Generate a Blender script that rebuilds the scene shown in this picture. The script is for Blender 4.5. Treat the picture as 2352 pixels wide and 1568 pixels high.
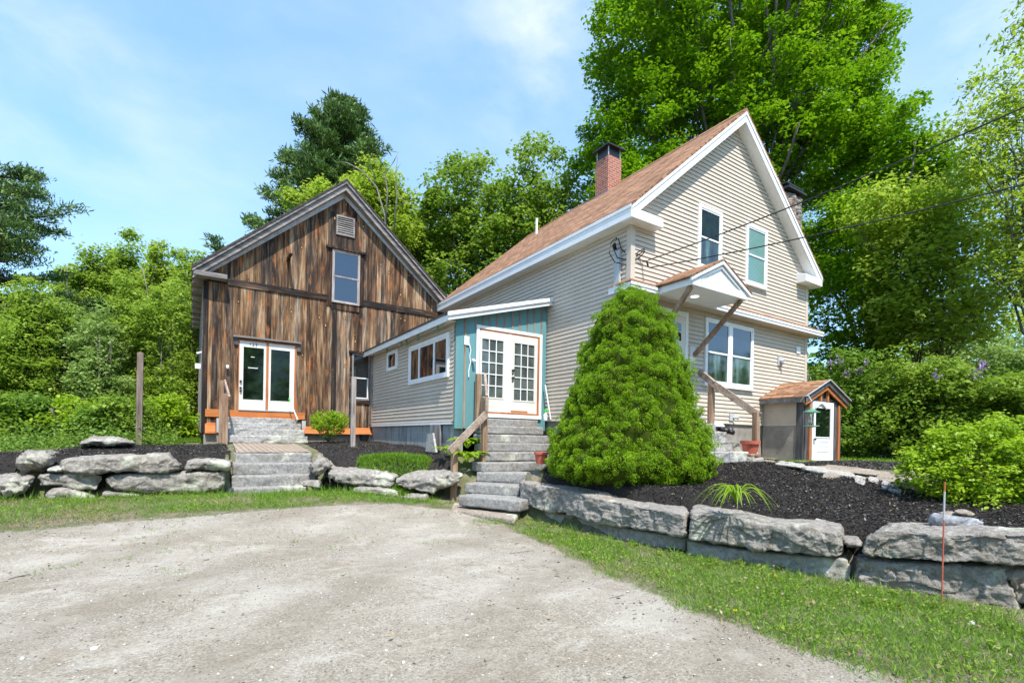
import bpy, bmesh, math, random
import numpy as np
from mathutils import Vector, noise, Matrix
R=math.radians
random.seed(7); RNG=np.random.default_rng(11)
SC=bpy.context.scene; COL=SC.collection
for o in list(bpy.data.objects): bpy.data.objects.remove(o)

# ------------------------------------------------------------------ camera
cam=bpy.data.cameras.new('camera'); co=bpy.data.objects.new('camera',cam); COL.objects.link(co); SC.camera=co
FW=Vector((.5456,.8380,0)).normalized(); RT=Vector((FW.y,-FW.x,0)); EYE=Vector((0,0,1.5)); ROLL=.0178
c_,s_=math.cos(ROLL),math.sin(ROLL)
cx=RT*c_+Vector((0,0,1))*s_; cy=Vector((0,0,1))*c_-RT*s_
m=Matrix((cx,cy,-FW)).transposed().to_4x4(); m.translation=EYE; co.matrix_world=m
cam.sensor_width=36; cam.lens=36*1131/2352; cam.shift_y=(1005-784)/2352; cam.clip_start=.05; cam.clip_end=2000
SC.render.resolution_x=1024; SC.render.resolution_y=682
# helper that turns a direction in view into a point of the place (used to place things at a known depth or on a known plane)
def ray(x,y):
    dx,dy=x-1176,y-1005
    return FW+RT*((dx*c_+dy*s_)/1131)+Vector((0,0,1))*((-dy*c_+dx*s_)/1131)
def onp(ax,val,x,y):
    d=ray(x,y); return EYE+d*((val-EYE[ax])/d[ax])
def atd(d,x,y): return EYE+ray(x,y)*d
def onv(P0,P1,x,y):
    n=Vector((P1[1]-P0[1],-(P1[0]-P0[0]),0)); d=ray(x,y); p=Vector((P0[0],P0[1],0))-EYE
    return EYE+d*(p.dot(n)/d.dot(n))

# ------------------------------------------------------------------ sky + sun
SUNV=Vector((-.15,-.58,1)).normalized()
elev=math.asin(SUNV.z)
w=bpy.data.worlds.new('World'); SC.world=w; w.use_nodes=True
nt=w.node_tree; nt.nodes.clear(); L=nt.links.new
out=nt.nodes.new('ShaderNodeOutputWorld'); bg=nt.nodes.new('ShaderNodeBackground'); bg.inputs[1].default_value=.15
sky=nt.nodes.new('ShaderNodeTexSky'); sky.sky_type='NISHITA'; sky.sun_disc=False; sky.sun_elevation=elev
sky.sun_rotation=math.atan2(SUNV.x,SUNV.y); sky.air_density=1.0; sky.dust_density=.6; sky.ozone_density=1.0
tc=nt.nodes.new('ShaderNodeTexCoord'); mp=nt.nodes.new('ShaderNodeMapping'); mp.inputs['Scale'].default_value=(1.3,1.0,3.6)
mp.inputs['Rotation'].default_value=(0.15,.3,.4)
nz=nt.nodes.new('ShaderNodeTexNoise'); nz.inputs['Scale'].default_value=1.35; nz.inputs['Detail'].default_value=5; nz.inputs['Roughness'].default_value=.52; nz.inputs['Distortion'].default_value=.35
cr=nt.nodes.new('ShaderNodeValToRGB'); cr.color_ramp.elements[0].position=.48; cr.color_ramp.elements[1].position=.74
cr.color_ramp.elements[0].color=(0,0,0,1); cr.color_ramp.elements[1].color=(.22,.22,.22,1)
mx=nt.nodes.new('ShaderNodeMix'); mx.data_type='RGBA'; mx.inputs[7].default_value=(5.2,5.4,5.8,1)
sm=nt.nodes.new('ShaderNodeMix'); sm.data_type='RGBA'; sm.blend_type='MULTIPLY'; sm.inputs[0].default_value=1; sm.inputs[7].default_value=(1.12,1.40,1.56,1)
L(tc.outputs['Generated'],mp.inputs[0]); L(mp.outputs[0],nz.inputs[0]); L(nz.outputs[0],cr.inputs[0]); 
nz3=nt.nodes.new('ShaderNodeTexNoise'); nz3.inputs['Scale'].default_value=2.6; nz3.inputs['Detail'].default_value=6; nz3.inputs['Roughness'].default_value=.55; nz3.inputs['Distortion'].default_value=.25
mp3=nt.nodes.new('ShaderNodeMapping'); mp3.inputs['Scale'].default_value=(1.,1.,2.2); L(tc.outputs['Generated'],mp3.inputs[0]); L(mp3.outputs[0],nz3.inputs[0])
acc=cr.outputs[0]
def wm(op,a,b):
    n=nt.nodes.new('ShaderNodeMath'); n.operation=op
    for v,i in((a,0),(b,1)):
        if isinstance(v,(int,float)): n.inputs[i].default_value=v
        else: L(v,n.inputs[i])
    return n
for (px,py,r0,amt) in ((1290,70,.16,1.),(1230,215,.15,.75),(2230,60,.17,1.),(120,110,.24,.7),(420,300,.18,.45),(2120,195,.10,.6),(600,30,.2,.35),(1000,120,.2,.3),(-40,240,.18,.5)):
    dv=ray(px,py).normalized(); vm=nt.nodes.new('ShaderNodeVectorMath'); vm.operation='DISTANCE'; vm.inputs[1].default_value=dv; nn=nt.nodes.new('ShaderNodeVectorMath'); nn.operation='NORMALIZE'; L(tc.outputs['Generated'],nn.inputs[0]); L(nn.outputs[0],vm.inputs[0])
    mr=nt.nodes.new('ShaderNodeMapRange'); mr.interpolation_type='SMOOTHSTEP'; mr.inputs[1].default_value=r0*1.5; mr.inputs[2].default_value=0; mr.inputs[3].default_value=0; mr.inputs[4].default_value=amt; L(vm.outputs['Value'],mr.inputs[0])
    rr_=nt.nodes.new('ShaderNodeMapRange'); rr_.interpolation_type='SMOOTHSTEP'; rr_.inputs[1].default_value=.34; rr_.inputs[2].default_value=.80; L(nz3.outputs[0],rr_.inputs[0])
    acc=wm('MAXIMUM',acc,wm('MULTIPLY',mr.outputs[0],rr_.outputs[0]).outputs[0]).outputs[0]
L(acc,mx.inputs[0])
hz=nt.nodes.new('ShaderNodeMix'); hz.data_type='RGBA'; hz.inputs[0].default_value=.34; hz.inputs[7].default_value=(2.3,3.9,5.6,1); L(sky.outputs[0],sm.inputs[6]); L(sm.outputs[2],hz.inputs[6]); L(hz.outputs[2],mx.inputs[6]); L(mx.outputs[2],bg.inputs[0]); L(bg.outputs[0],out.inputs[0])
sl=bpy.data.lights.new('sun','SUN'); sl.energy=4.6; sl.angle=R(.53); sl.color=(1,.93,.83)
so=bpy.data.objects.new('sun',sl); COL.objects.link(so); so.rotation_euler=SUNV.to_track_quat('Z','Y').to_euler(); so.location=(0,0,40)
vs=SC.view_settings; vs.view_transform='Standard'; vs.look='None'; vs.exposure=.66; vs.gamma=1
SC.cycles.max_bounces=8; SC.cycles.transparent_max_bounces=8

# ------------------------------------------------------------------ materials
def N(nt,t,**k):
    n=nt.nodes.new('ShaderNode'+t)
    for a,b in k.items():
        if a in('dt',): n.data_type=b
        elif a=='bt': n.blend_type=b
        elif a=='op': n.operation=b
        else: n.inputs[a.replace('_',' ')].default_value=b
    return n
def ramp(nt,stops):
    r=nt.nodes.new('ShaderNodeValToRGB'); e=r.color_ramp.elements
    while len(e)<len(stops): e.new(.5)
    for i,(p,c) in enumerate(stops): e[i].position=p; e[i].color=(*c,1) if len(c)==3 else c
    return r
class Mat:
    def __init__(s,name,rough=.8,spec=.3):
        s.m=bpy.data.materials.new(name); s.m.use_nodes=True; s.nt=s.m.node_tree
        s.b=s.nt.nodes['Principled BSDF']; s.b.inputs['Roughness'].default_value=rough; s.b.inputs['Specular IOR Level'].default_value=spec
        s.tc=s.nt.nodes.new('ShaderNodeTexCoord'); s.last=None
    def L(s,a,b): s.nt.links.new(a,b)
    def noise(s,scale,detail=4,rough=.6,sc=(1,1,1),src='Object',dist=0):
        mp=s.nt.nodes.new('ShaderNodeMapping'); mp.inputs['Scale'].default_value=sc
        n=s.nt.nodes.new('ShaderNodeTexNoise'); n.inputs['Scale'].default_value=scale; n.inputs['Detail'].default_value=detail; n.inputs['Roughness'].default_value=rough; n.inputs['Distortion'].default_value=dist
        s.L(s.tc.outputs[src],mp.inputs[0]); s.L(mp.outputs[0],n.inputs[0]); return n.outputs[0]
    def vor(s,scale,sc=(1,1,1),src='Object',feat='F1',rnd=1,out='Distance'):
        mp=s.nt.nodes.new('ShaderNodeMapping'); mp.inputs['Scale'].default_value=sc
        n=s.nt.nodes.new('ShaderNodeTexVoronoi'); n.feature=feat; n.inputs['Scale'].default_value=scale; n.inputs['Randomness'].default_value=rnd
        s.L(s.tc.outputs[src],mp.inputs[0]); s.L(mp.outputs[0],n.inputs[0]); return n.outputs[out]
    def ramp(s,src,stops): r=ramp(s.nt,stops); s.L(src,r.inputs[0]); return r.outputs[0]
    def mix(s,a,b,f,bt='MIX'):
        n=s.nt.nodes.new('ShaderNodeMix'); n.data_type='RGBA'; n.blend_type=bt
        for v,i in((f,0),(a,6),(b,7)):
            if isinstance(v,(int,float)): n.inputs[i].default_value=v
            elif isinstance(v,tuple): n.inputs[i].default_value=(*v,1)
            else: s.L(v,n.inputs[i])
        return n.outputs[2]
    def math(s,op,a,b=0.):
        n=s.nt.nodes.new('ShaderNodeMath'); n.operation=op
        for v,i in((a,0),(b,1)):
            if isinstance(v,(int,float)): n.inputs[i].default_value=v
            else: s.L(v,n.inputs[i])
        return n.outputs[0]
    def attr(s,name,out='Fac'):
        n=s.nt.nodes.new('ShaderNodeAttribute'); n.attribute_name=name; return n.outputs[out]
    def col(s,c):
        if isinstance(c,tuple): s.b.inputs['Base Color'].default_value=(*c,1)
        else: s.L(c,s.b.inputs['Base Color'])
        return s
    def bump(s,h,st=.3,d=.02):
        n=s.nt.nodes.new('ShaderNodeBump'); n.inputs['Strength'].default_value=st; n.inputs['Distance'].default_value=d
        s.L(h,n.inputs['Height'])
        if s.last is not None: s.L(s.last,n.inputs['Normal'])
        s.last=n.outputs[0]; s.L(s.last,s.b.inputs['Normal']); return s

M={}
def paint(name,c,rough=.5,var=.12,bs=.08,scale=3):
    a=Mat(name,rough,.4); n=a.noise(scale,5,.65); d=tuple(x*(1-var*1.6) for x in c); l=tuple(min(1,x*(1+var*.5)) for x in c)
    a.col(a.ramp(n,[(.3,d),(.65,l)])); a.bump(a.noise(60,3),bs,.004); M[name]=a.m; return a
a=paint('siding',(.57,.49,.405),.55,.07,.1,1.2); a.col(a.mix(a.ramp(a.noise(1.2,5,.65),[(.3,(.52,.445,.365)),(.65,(.585,.505,.42))]),(.36,.30,.235),a.ramp(a.noise(2.5,6,.75,(1.6,1.6,.22)),[(.60,(0,0,0)),(.78,(.28,.28,.28))]))); paint('siding_tan',(.54,.455,.36),.6,.08)
paint('white_trim',(.80,.81,.82),.4,.05); paint('white_vinyl',(.82,.83,.84),.35,.04); paint('door_paint',(.70,.68,.63),.5,.09,.1,2)
paint('gray_metal',(.33,.36,.40),.4,.1); paint('soffit',(.78,.78,.77),.5,.03); paint('dark_metal',(.03,.03,.032),.35,.2)
paint('flashing',(.22,.22,.23),.5,.3,.2,9); paint('black_plastic',(.015,.015,.016),.4,.2); paint('terracotta',(.50,.12,.075),.7,.15)
paint('green_metal',(.10,.28,.18),.5,.3,.2,20); paint('interior',(.035,.035,.035),.9,.3); paint('curtain',(.22,.36,.33),.9,.15)
paint('blind',(.42,.50,.47),.7,.05); paint('green_tape',(.02,.6,.05),.5,.1); paint('paper',(.75,.75,.72),.8,.1); paint('orange_paint',(.75,.16,.02),.5,.1)
paint('grey_tread',(.5,.51,.55),.8,.1); paint('galv',(.45,.48,.5),.35,.1)
a=Mat('teal_paint',.6,.3); a.col(a.mix(a.ramp(a.noise(4,5,.6,(1,1,.25)),[(.3,(.105,.245,.27)),(.7,(.135,.30,.325))]),(.16,.24,.24),a.ramp(a.noise(9,4,.7,(3,3,.5)),[(.6,(0,0,0)),(.75,(.5,.5,.5))])))
a.bump(a.noise(30,4,.6,(1,1,.05)),.25,.004); M['teal_paint']=a.m
a=Mat('glass',.03,.5); a.b.inputs['IOR'].default_value=2.0; a.col((.006,.008,.01)); M['glass']=a.m
a.bump(a.noise(1.3,1),.02,.02)
a=Mat('glass_blue',.06,.5); a.b.inputs['IOR'].default_value=2.0; a.col((.006,.014,.035)); M['glass_blue']=a.m; a.bump(a.noise(1.3,1),.02,.02)
a=Mat('glass_clear',.02,.5); a.b.inputs['Transmission Weight'].default_value=1.; a.b.inputs['IOR'].default_value=1.5; a.col((.82,.9,.88)); M['glass_clear']=a.m
# weathered barn boards
def barnwood(name,bias=0.,orange=.5,vert=True):
    a=Mat(name,.85,.2); sc=(9,9,.55) if vert else (.55,9,9)
    r=a.attr('rnd','Color'); sep=a.nt.nodes.new('ShaderNodeSeparateColor'); a.L(r,sep.inputs[0])
    off=a.nt.nodes.new('ShaderNodeCombineXYZ'); a.L(a.math('MULTIPLY',sep.outputs[0],37.),off.inputs[2]); a.L(a.math('MULTIPLY',sep.outputs[1],19.),off.inputs[0])
    va=a.nt.nodes.new('ShaderNodeVectorMath'); va.operation='ADD'; a.L(a.tc.outputs['Object'],va.inputs[0]); a.L(off.outputs[0],va.inputs[1])
    def nz(scale,sc,det=5,ro=.6,dist=0):
        mp=a.nt.nodes.new('ShaderNodeMapping'); mp.inputs['Scale'].default_value=sc; n=a.nt.nodes.new('ShaderNodeTexNoise')
        n.inputs['Scale'].default_value=scale; n.inputs['Detail'].default_value=det; n.inputs['Roughness'].default_value=ro; n.inputs['Distortion'].default_value=dist
        a.L(va.outputs[0],mp.inputs[0]); a.L(mp.outputs[0],n.inputs[0]); return n.outputs[0]
    long=(1,1,.035) if vert else (.035,1,1); mid=(1,1,.085) if vert else (.085,1,1)
    n1=nz(9,mid,6,.62,.35); n2=nz(38,long,5,.7,.3); n3=nz(1.6,(1,1,.5))
    t=a.math('ADD',a.math('ADD',a.math('MULTIPLY',n1,.88),a.math('MULTIPLY',n2,.55)),a.math('MULTIPLY',sep.outputs[0],.17))
    t=a.math('ADD',a.math('ADD',t,a.math('MULTIPLY',n3,.35)),-.41+bias)
    c=a.ramp(t,[(.40,(.018,.014,.012)),(.50,(.055,.033,.024)),(.60,(.135,.076,.04)),(.70,(.27,.17,.095)),(.82,(.46,.34,.22))])
    grey=a.ramp(t,[(.40,(.022,.02,.02)),(.55,(.072,.06,.05)),(.68,(.20,.17,.14)),(.82,(.42,.36,.29))])
    c=a.mix(grey,c,a.ramp(a.math('ADD',a.math('MULTIPLY',sep.outputs[1],.5),a.math('MULTIPLY',n3,.6)),[(.3,(.25,.25,.25)),(.56,(1,1,1))]))
    org=a.ramp(nz(3.2,(2.2,2.2,.5) if vert else (.5,2.2,2.2),4,.6),[(.56,(0,0,0)),(.72,(orange,)*3)])
    c=a.mix(c,(.42,.15,.045),org)
    mp=a.nt.nodes.new('ShaderNodeMapping'); mp.inputs['Scale'].default_value=(3.1,0.01,1.75) if vert else (1.75,.01,3.1)
    v=a.nt.nodes.new('ShaderNodeTexVoronoi'); v.inputs['Scale'].default_value=1.; a.L(va.outputs[0],mp.inputs[0]); a.L(mp.outputs[0],v.inputs[0])
    kn=a.ramp(v.outputs['Distance'],[(.06,(1,1,1)),(.085,(0,0,0))]); kr=a.ramp(v.outputs['Distance'],[(.085,(.75,.75,.75)),(.17,(0,0,0))])
    c=a.mix(c,(.02,.012,.008),kr); c=a.mix(c,(.46,.26,.11),kn)
    a.col(c); a.bump(n2,.8,.015); a.bump(n1,.4,.012); M[name]=a.m
barnwood('barn_boards',.03,.8); barnwood('barn_trim',-.13,.15,False); barnwood('barn_trim_v',-.12,.1); 
def plainwood(name,cd,cm,cl,sc=(1,1,.06),rough=.75):
    a=Mat(name,rough,.25); n=a.noise(30,5,.65,sc,dist=.2); n2=a.noise(5,4,.6,tuple(min(1,x*4) for x in sc))
    t=a.math('ADD',a.math('MULTIPLY',n,.6),a.math('MULTIPLY',n2,.5)); a.col(a.ramp(t,[(.38,cd),(.52,cm),(.7,cl)])); a.bump(n,.35,.006); M[name]=a.m
plainwood('grey_wood',(.10,.09,.085),(.22,.20,.19),(.40,.37,.34)); plainwood('grey_wood_h',(.07,.065,.065),(.18,.165,.16),(.36,.33,.31),(.06,1,1))
plainwood('dark_slate_wood',(.028,.028,.032),(.07,.068,.075),(.15,.145,.15)); plainwood('post_wood',(.13,.075,.045),(.27,.17,.11),(.42,.30,.21))
plainwood('post_grey',(.16,.13,.12),(.30,.26,.24),(.46,.42,.39)); plainwood('post_brown',(.08,.06,.05),(.17,.13,.11),(.28,.22,.19)); plainwood('orange_wood',(.24,.075,.025),(.40,.135,.045),(.52,.21,.08)); plainwood('orange_wood_h',(.26,.08,.025),(.44,.14,.04),(.56,.22,.07),(.06,1,1))
plainwood('rail_wood',(.12,.085,.06),(.28,.21,.165),(.46,.38,.32),(1,1,1)); plainwood('frieze_paint',(.36,.40,.46),(.52,.57,.62),(.64,.69,.74),(.3,1,.3))
plainwood('tan_board',(.13,.10,.08),(.24,.19,.155),(.36,.30,.25),(.06,1,1)); plainwood('driftwood',(.06,.06,.07),(.20,.21,.23),(.40,.41,.44),(.12,1,1)); plainwood('bark',(.035,.03,.025),(.10,.085,.07),(.20,.17,.145),(1,1,.15)); plainwood('dead_bark',(.08,.07,.06),(.16,.14,.12),(.27,.245,.215),(1,1,.15))
# granite and rocks
def granite(name,base=(.34,.335,.32),tint=(.42,.37,.31),light=(.56,.55,.53),sp=1.,bst=.9):
    a=Mat(name,.85,.25); n=a.noise(1.6,5,.65); n2=a.noise(14,6,.75); sp_=a.noise(120,2,.8); 
    c=a.ramp(n2,[(.3,tuple(x*.45 for x in base)),(.5,base),(.72,light)])
    c=a.mix(c,tint,a.ramp(n,[(.5,(0,0,0)),(.72,(.55,.55,.55))]))
    c=a.mix(c,(.05,.05,.05),a.ramp(sp_,[(.34,(.6*sp,)*3),(.44,(0,0,0))]))
    c=a.mix(c,(.8,.79,.77),a.ramp(a.noise(90,2,.8,src='Object'),[(.6,(0,0,0)),(.68,(.5,.5,.5))]))
    li=a.math('MULTIPLY',a.noise(3.3,6,.7),a.noise(.9,2)); c=a.mix(c,(.56,.58,.48),a.ramp(li,[(.30,(0,0,0)),(.36,(.75,.75,.75))])); c=a.mix(c,(.17,.14,.10),a.ramp(a.noise(2.1,7,.8,(1,1,.45),dist=.5),[(.52,(0,0,0)),(.66,(.6,.6,.6))]))
    dk=a.noise(4.5,6,.75,(1,1,.7)); c=a.mix(c,(.09,.085,.08),a.ramp(dk,[(.28,(.7,.7,.7)),(.42,(0,0,0))]))
    a.col(c); a.bump(n2,bst,.03); a.bump(a.noise(45,5,.7),.5,.012); M[name]=a.m
granite('granite',(.30,.275,.245),(.34,.285,.22),(.50,.475,.44),1.,1.2); granite('granite_step',(.28,.275,.265),(.27,.255,.24),(.42,.415,.40),1.2,.7); granite('granite_brown',(.31,.26,.21),(.38,.25,.16),(.46,.4,.33)); granite('flat_stone',(.42,.40,.37),(.45,.38,.30),(.62,.61,.59))
granite('pale_step',(.36,.355,.345),(.36,.34,.32),(.55,.54,.53),.9,.7); granite('dark_base_stone',(.34,.325,.30),(.34,.31,.27),(.50,.485,.455))
a=Mat('concrete',.9,.2); n=a.noise(2.2,6,.7); a.col(a.mix(a.ramp(n,[(.3,(.20,.18,.155)),(.55,(.31,.28,.245)),(.75,(.40,.375,.34))]),(.15,.14,.13),a.ramp(a.noise(5,5,.7,(1,1,.2)),[(.58,(0,0,0)),(.72,(.6,.6,.6))]))); a.bump(a.noise(25,5),.5,.01); M['concrete']=a.m
def brickmat(name,c1,c2,mo,bw,rh,ms,off=.5,bias=0,st=.6):
    a=Mat(name,.85,.2); b=a.nt.nodes.new('ShaderNodeTexBrick'); a.L(a.tc.outputs['UV'],b.inputs[0]); b.offset=off
    b.inputs['Color1'].default_value=(*c1,1); b.inputs['Color2'].default_value=(*c2,1); b.inputs['Mortar'].default_value=(*mo,1)
    b.inputs['Scale'].default_value=1; b.inputs['Brick Width'].default_value=bw; b.inputs['Row Height'].default_value=rh; b.inputs['Mortar Size'].default_value=ms; b.inputs['Bias'].default_value=bias
    c=a.mix(b.outputs[0],(.5,.5,.5),a.ramp(a.noise(7,6,.75),[(.35,(.0,.0,.0)),(.8,(.6,.6,.6))]),'OVERLAY')
    a.inv=a.math('SUBTRACT',1.,b.outputs[1]); a.bump(a.inv,st,.01); a.bump(a.noise(60,4,.7),.3,.006); a.c=c; a.col(c); M[name]=a.m; return a
a=brickmat('red_brick',(.33,.075,.04),(.42,.12,.07),(.38,.33,.28),.21,.075,.011); a.col(a.mix(a.c,(.06,.05,.05),a.ramp(a.noise(3.5,5,.7),[(.56,(0,0,0)),(.66,(.8,.8,.8))])))
a=brickmat('block_wall',(.30,.31,.31),(.36,.36,.35),(.40,.40,.39),.41,.2,.009); a.col(a.mix(a.c,(.17,.165,.15),a.ramp(a.noise(2.6,4,.6,(2.5,2.5,.35)),[(.5,(0,0,0)),(.66,(.75,.75,.75))])))
a=brickmat('paver',(.40,.30,.24),(.46,.38,.31),(.09,.08,.05),.26,.13,.02,0.5,0,.9)
a=brickmat('shingle',(.17,.085,.048),(.42,.235,.138),(.08,.042,.026),.30,.145,.010,.37,0,.9)
c=a.mix(a.c,(.30,.165,.10),a.ramp(a.noise(5,3,.5,(1,1,1),'UV'),[(.4,(0,0,0)),(.62,(.3,.3,.3))])); c=a.mix(c,(.16,.07,.045),a.ramp(a.noise(3.2,2,.5,(1.2,2.2,1),'UV'),[(.6,(0,0,0)),(.68,(.55,.55,.55))])); a.col(c); a.bump(a.noise(160,2,.9),.5,.006)
a=brickmat('old_shingle',(.05,.045,.04),(.08,.07,.065),(.02,.02,.02),.3,.14,.008)
a=Mat('stone_masonry',.9,.2); v=a.vor(4.2,(1,1,2.6),feat='DISTANCE_TO_EDGE'); vc=a.vor(4.2,(1,1,2.6),out='Color'); c=a.mix(a.ramp(a.noise(9,5,.7),[(.3,(.10,.095,.09)),(.7,(.34,.31,.28))]),(.34,.20,.12),a.ramp(vc,[(.62,(0,0,0)),(.7,(.6,.6,.6))])); a.col(a.mix((.05,.045,.04),c,a.ramp(v,[(.02,(0,0,0)),(.06,(1,1,1))]))); a.bump(v,.9,.05); M['stone_masonry']=a.m
# grounds
def gravel_color(a):
    n=a.noise(.55,6,.7); n2=a.noise(48,7,.92); n3=a.noise(2.2,8,.78,dist=.4)
    c=a.ramp(n2,[(.32,(.055,.049,.04)),(.44,(.205,.182,.145)),(.54,(.325,.293,.243)),(.67,(.62,.575,.50))])
    c=a.mix(c,(.20,.158,.108),a.ramp(n3,[(.48,(0,0,0)),(.66,(.6,.6,.6))])); c=a.mix(c,(.42,.395,.35),a.ramp(n,[(.47,(0,0,0)),(.60,(.5,.5,.5))]))
    vo=a.vor(42,out='Color'); vd=a.vor(42); pm=a.math('MULTIPLY',a.ramp(vo,[(.66,(0,0,0)),(.7,(1,1,1))]),a.ramp(vd,[(.28,(1,1,1)),(.36,(0,0,0))]))
    c=a.mix(c,(.13,.12,.11),a.math('MULTIPLY',pm,.75)); vo2=a.vor(27,out='Color'); vd2=a.vor(27); pm2=a.math('MULTIPLY',a.ramp(vo2,[(.86,(0,0,0)),(.88,(1,1,1))]),a.ramp(vd2,[(.16,(1,1,1)),(.22,(0,0,0))])); c=a.mix(c,(.5,.48,.45),pm2)
    cr_=a.noise(1.1,9,.8,(1,1.5,1),dist=.5); c=a.mix(c,(.47,.445,.39),a.ramp(cr_,[(.50,(0,0,0)),(.64,(.55,.55,.55)),(.76,(.3,.3,.3))])); c=a.mix(c,(.14,.112,.078),a.ramp(a.noise(1.1,9,.8,(1.6,1,1),dist=.9),[(.56,(0,0,0)),(.68,(.55,.55,.55))]))
    mp=a.nt.nodes.new('ShaderNodeMapping'); mp.inputs['Location'].default_value=(-9.5,4.5,0); a.L(a.tc.outputs['Object'],mp.inputs[0])
    wv=a.nt.nodes.new('ShaderNodeTexWave'); wv.wave_type='RINGS'; wv.rings_direction='Z'; wv.inputs['Scale'].default_value=.19; wv.inputs['Distortion'].default_value=2.2; wv.inputs['Detail'].default_value=5; wv.inputs['Detail Scale'].default_value=1.4; wv.inputs['Detail Roughness'].default_value=.65
    a.L(mp.outputs[0],wv.inputs[0]); c=a.mix(c,(.17,.142,.105),a.ramp(wv.outputs[1],[(.55,(0,0,0)),(.95,(.28,.28,.28))]))
    return c,n2,n3
a=Mat('gravel',.95,.15); c,n2,n3=gravel_color(a); a.col(c); a.bump(n2,.55,.012); a.bump(n3,.4,.03); M['gravel']=a.m
a=Mat('soil',.95,.1); n2=a.noise(50,5,.8); n3=a.noise(2.5,6,.7)
c=a.ramp(n2,[(.3,(.10,.08,.055)),(.55,(.23,.195,.15)),(.75,(.38,.34,.28))]); c=a.mix(c,(.07,.11,.025),a.ramp(n3,[(.42,(0,0,0)),(.55,(.7,.7,.7))])); c=a.mix(c,(.26,.19,.10),a.ramp(a.noise(1.3,5,.6),[(.58,(0,0,0)),(.7,(.55,.55,.55))]))
gc,_,_=gravel_color(a); dr=a.attr('drive'); c=a.mix(c,gc,a.ramp(a.math('ADD',dr,a.math('ADD',a.math('MULTIPLY',a.noise(2.4,7,.8),.5),a.math('MULTIPLY',a.noise(22,4,.8),.34))),[(.80,(0,0,0)),(.86,(1,1,1))])); a.col(c); a.bump(n2,.7,.015); M['soil']=a.m
a=Mat('mulch',.95,.12); n=a.noise(55,5,.8,(1,1,1),dist=.8); c=a.ramp(n,[(.35,(.018,.016,.015)),(.55,(.055,.05,.047)),(.72,(.14,.128,.12))]); a.col(c); a.bump(n,1,.04); a.bump(a.noise(9,5),.8,.05); M['mulch']=a.m
a=Mat('mulch_chip',.9,.25); a.col(a.ramp(a.attr('rnd'),[(0,(.014,.012,.012)),(.6,(.052,.047,.044)),(.93,(.13,.12,.11)),(1,(.36,.33,.30))])); M['mulch_chip']=a.m
a=Mat('pebble',.9,.2); a.col(a.ramp(a.attr('rnd'),[(0,(.07,.065,.06)),(.4,(.20,.17,.14)),(.8,(.34,.31,.28)),(1,(.6,.57,.53))])); M['pebble']=a.m
def leafmat(name,c0,c1,c2,trans=.45,rough=.45,big=2.,spec=.35):
    a=Mat(name,rough,spec); r=a.attr('rnd'); n=a.noise(big,3)
    t=a.math('ADD',a.math('MULTIPLY',r,.6),a.math('MULTIPLY',n,.4)); c=a.ramp(t,[(.15,c0),(.5,c1),(.85,c2)]); a.col(c)
    tr=a.nt.nodes.new('ShaderNodeBsdfTranslucent'); a.L(a.mix(c,(1.,1.,.35),1.,'MULTIPLY') if 0 else c,tr.inputs[0]); ms=a.nt.nodes.new('ShaderNodeMixShader'); ms.inputs[0].default_value=trans
    a.L(a.b.outputs[0],ms.inputs[1]); a.L(tr.outputs[0],ms.inputs[2]); a.L(ms.outputs[0],a.nt.nodes['Material Output'].inputs[0]); M[name]=a.m
leafmat('maple_leaf',(.075,.185,.004),(.155,.32,.006),(.28,.46,.016),.5)
leafmat('wood_leaf',(.09,.17,.02),(.20,.33,.03),(.38,.49,.07),.5); leafmat('dark_leaf',(.08,.165,.018),(.155,.285,.03),(.27,.41,.055),.5); leafmat('sapling_leaf',(.15,.25,.03),(.28,.42,.045),(.45,.57,.09),.55)
leafmat('pale_leaf',(.15,.24,.05),(.26,.39,.09),(.42,.54,.18),.45); leafmat('lime_leaf',(.15,.28,.01),(.31,.48,.02),(.48,.63,.06),.5); leafmat('airy_leaf',(.18,.28,.02),(.32,.45,.04),(.48,.58,.10),.6)
leafmat('needle',(.04,.10,.025),(.09,.17,.035),(.18,.28,.06),.2,.5); leafmat('spruce_needle',(.09,.19,.003),(.21,.39,.005),(.38,.56,.015),.3,.5,6)
leafmat('blade',(.075,.18,.012),(.165,.335,.022),(.31,.47,.06),.4,.5,3); leafmat('dry_blade',(.16,.12,.05),(.32,.25,.12),(.46,.38,.22),.3); leafmat('lilac_bloom',(.24,.13,.36),(.40,.26,.56),(.6,.45,.72),.3); leafmat('yellow_petal',(.7,.45,.01),(.85,.6,.01),(.9,.7,.02),.3)
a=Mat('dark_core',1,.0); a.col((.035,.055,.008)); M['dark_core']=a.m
a=Mat('lamp_glow',.5); a.col((.9,.9,.85)); a.b.inputs['Emission Color'].default_value=(1,.97,.9,1); a.b.inputs['Emission Strength'].default_value=1.2; M['lamp_glow']=a.m

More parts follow.
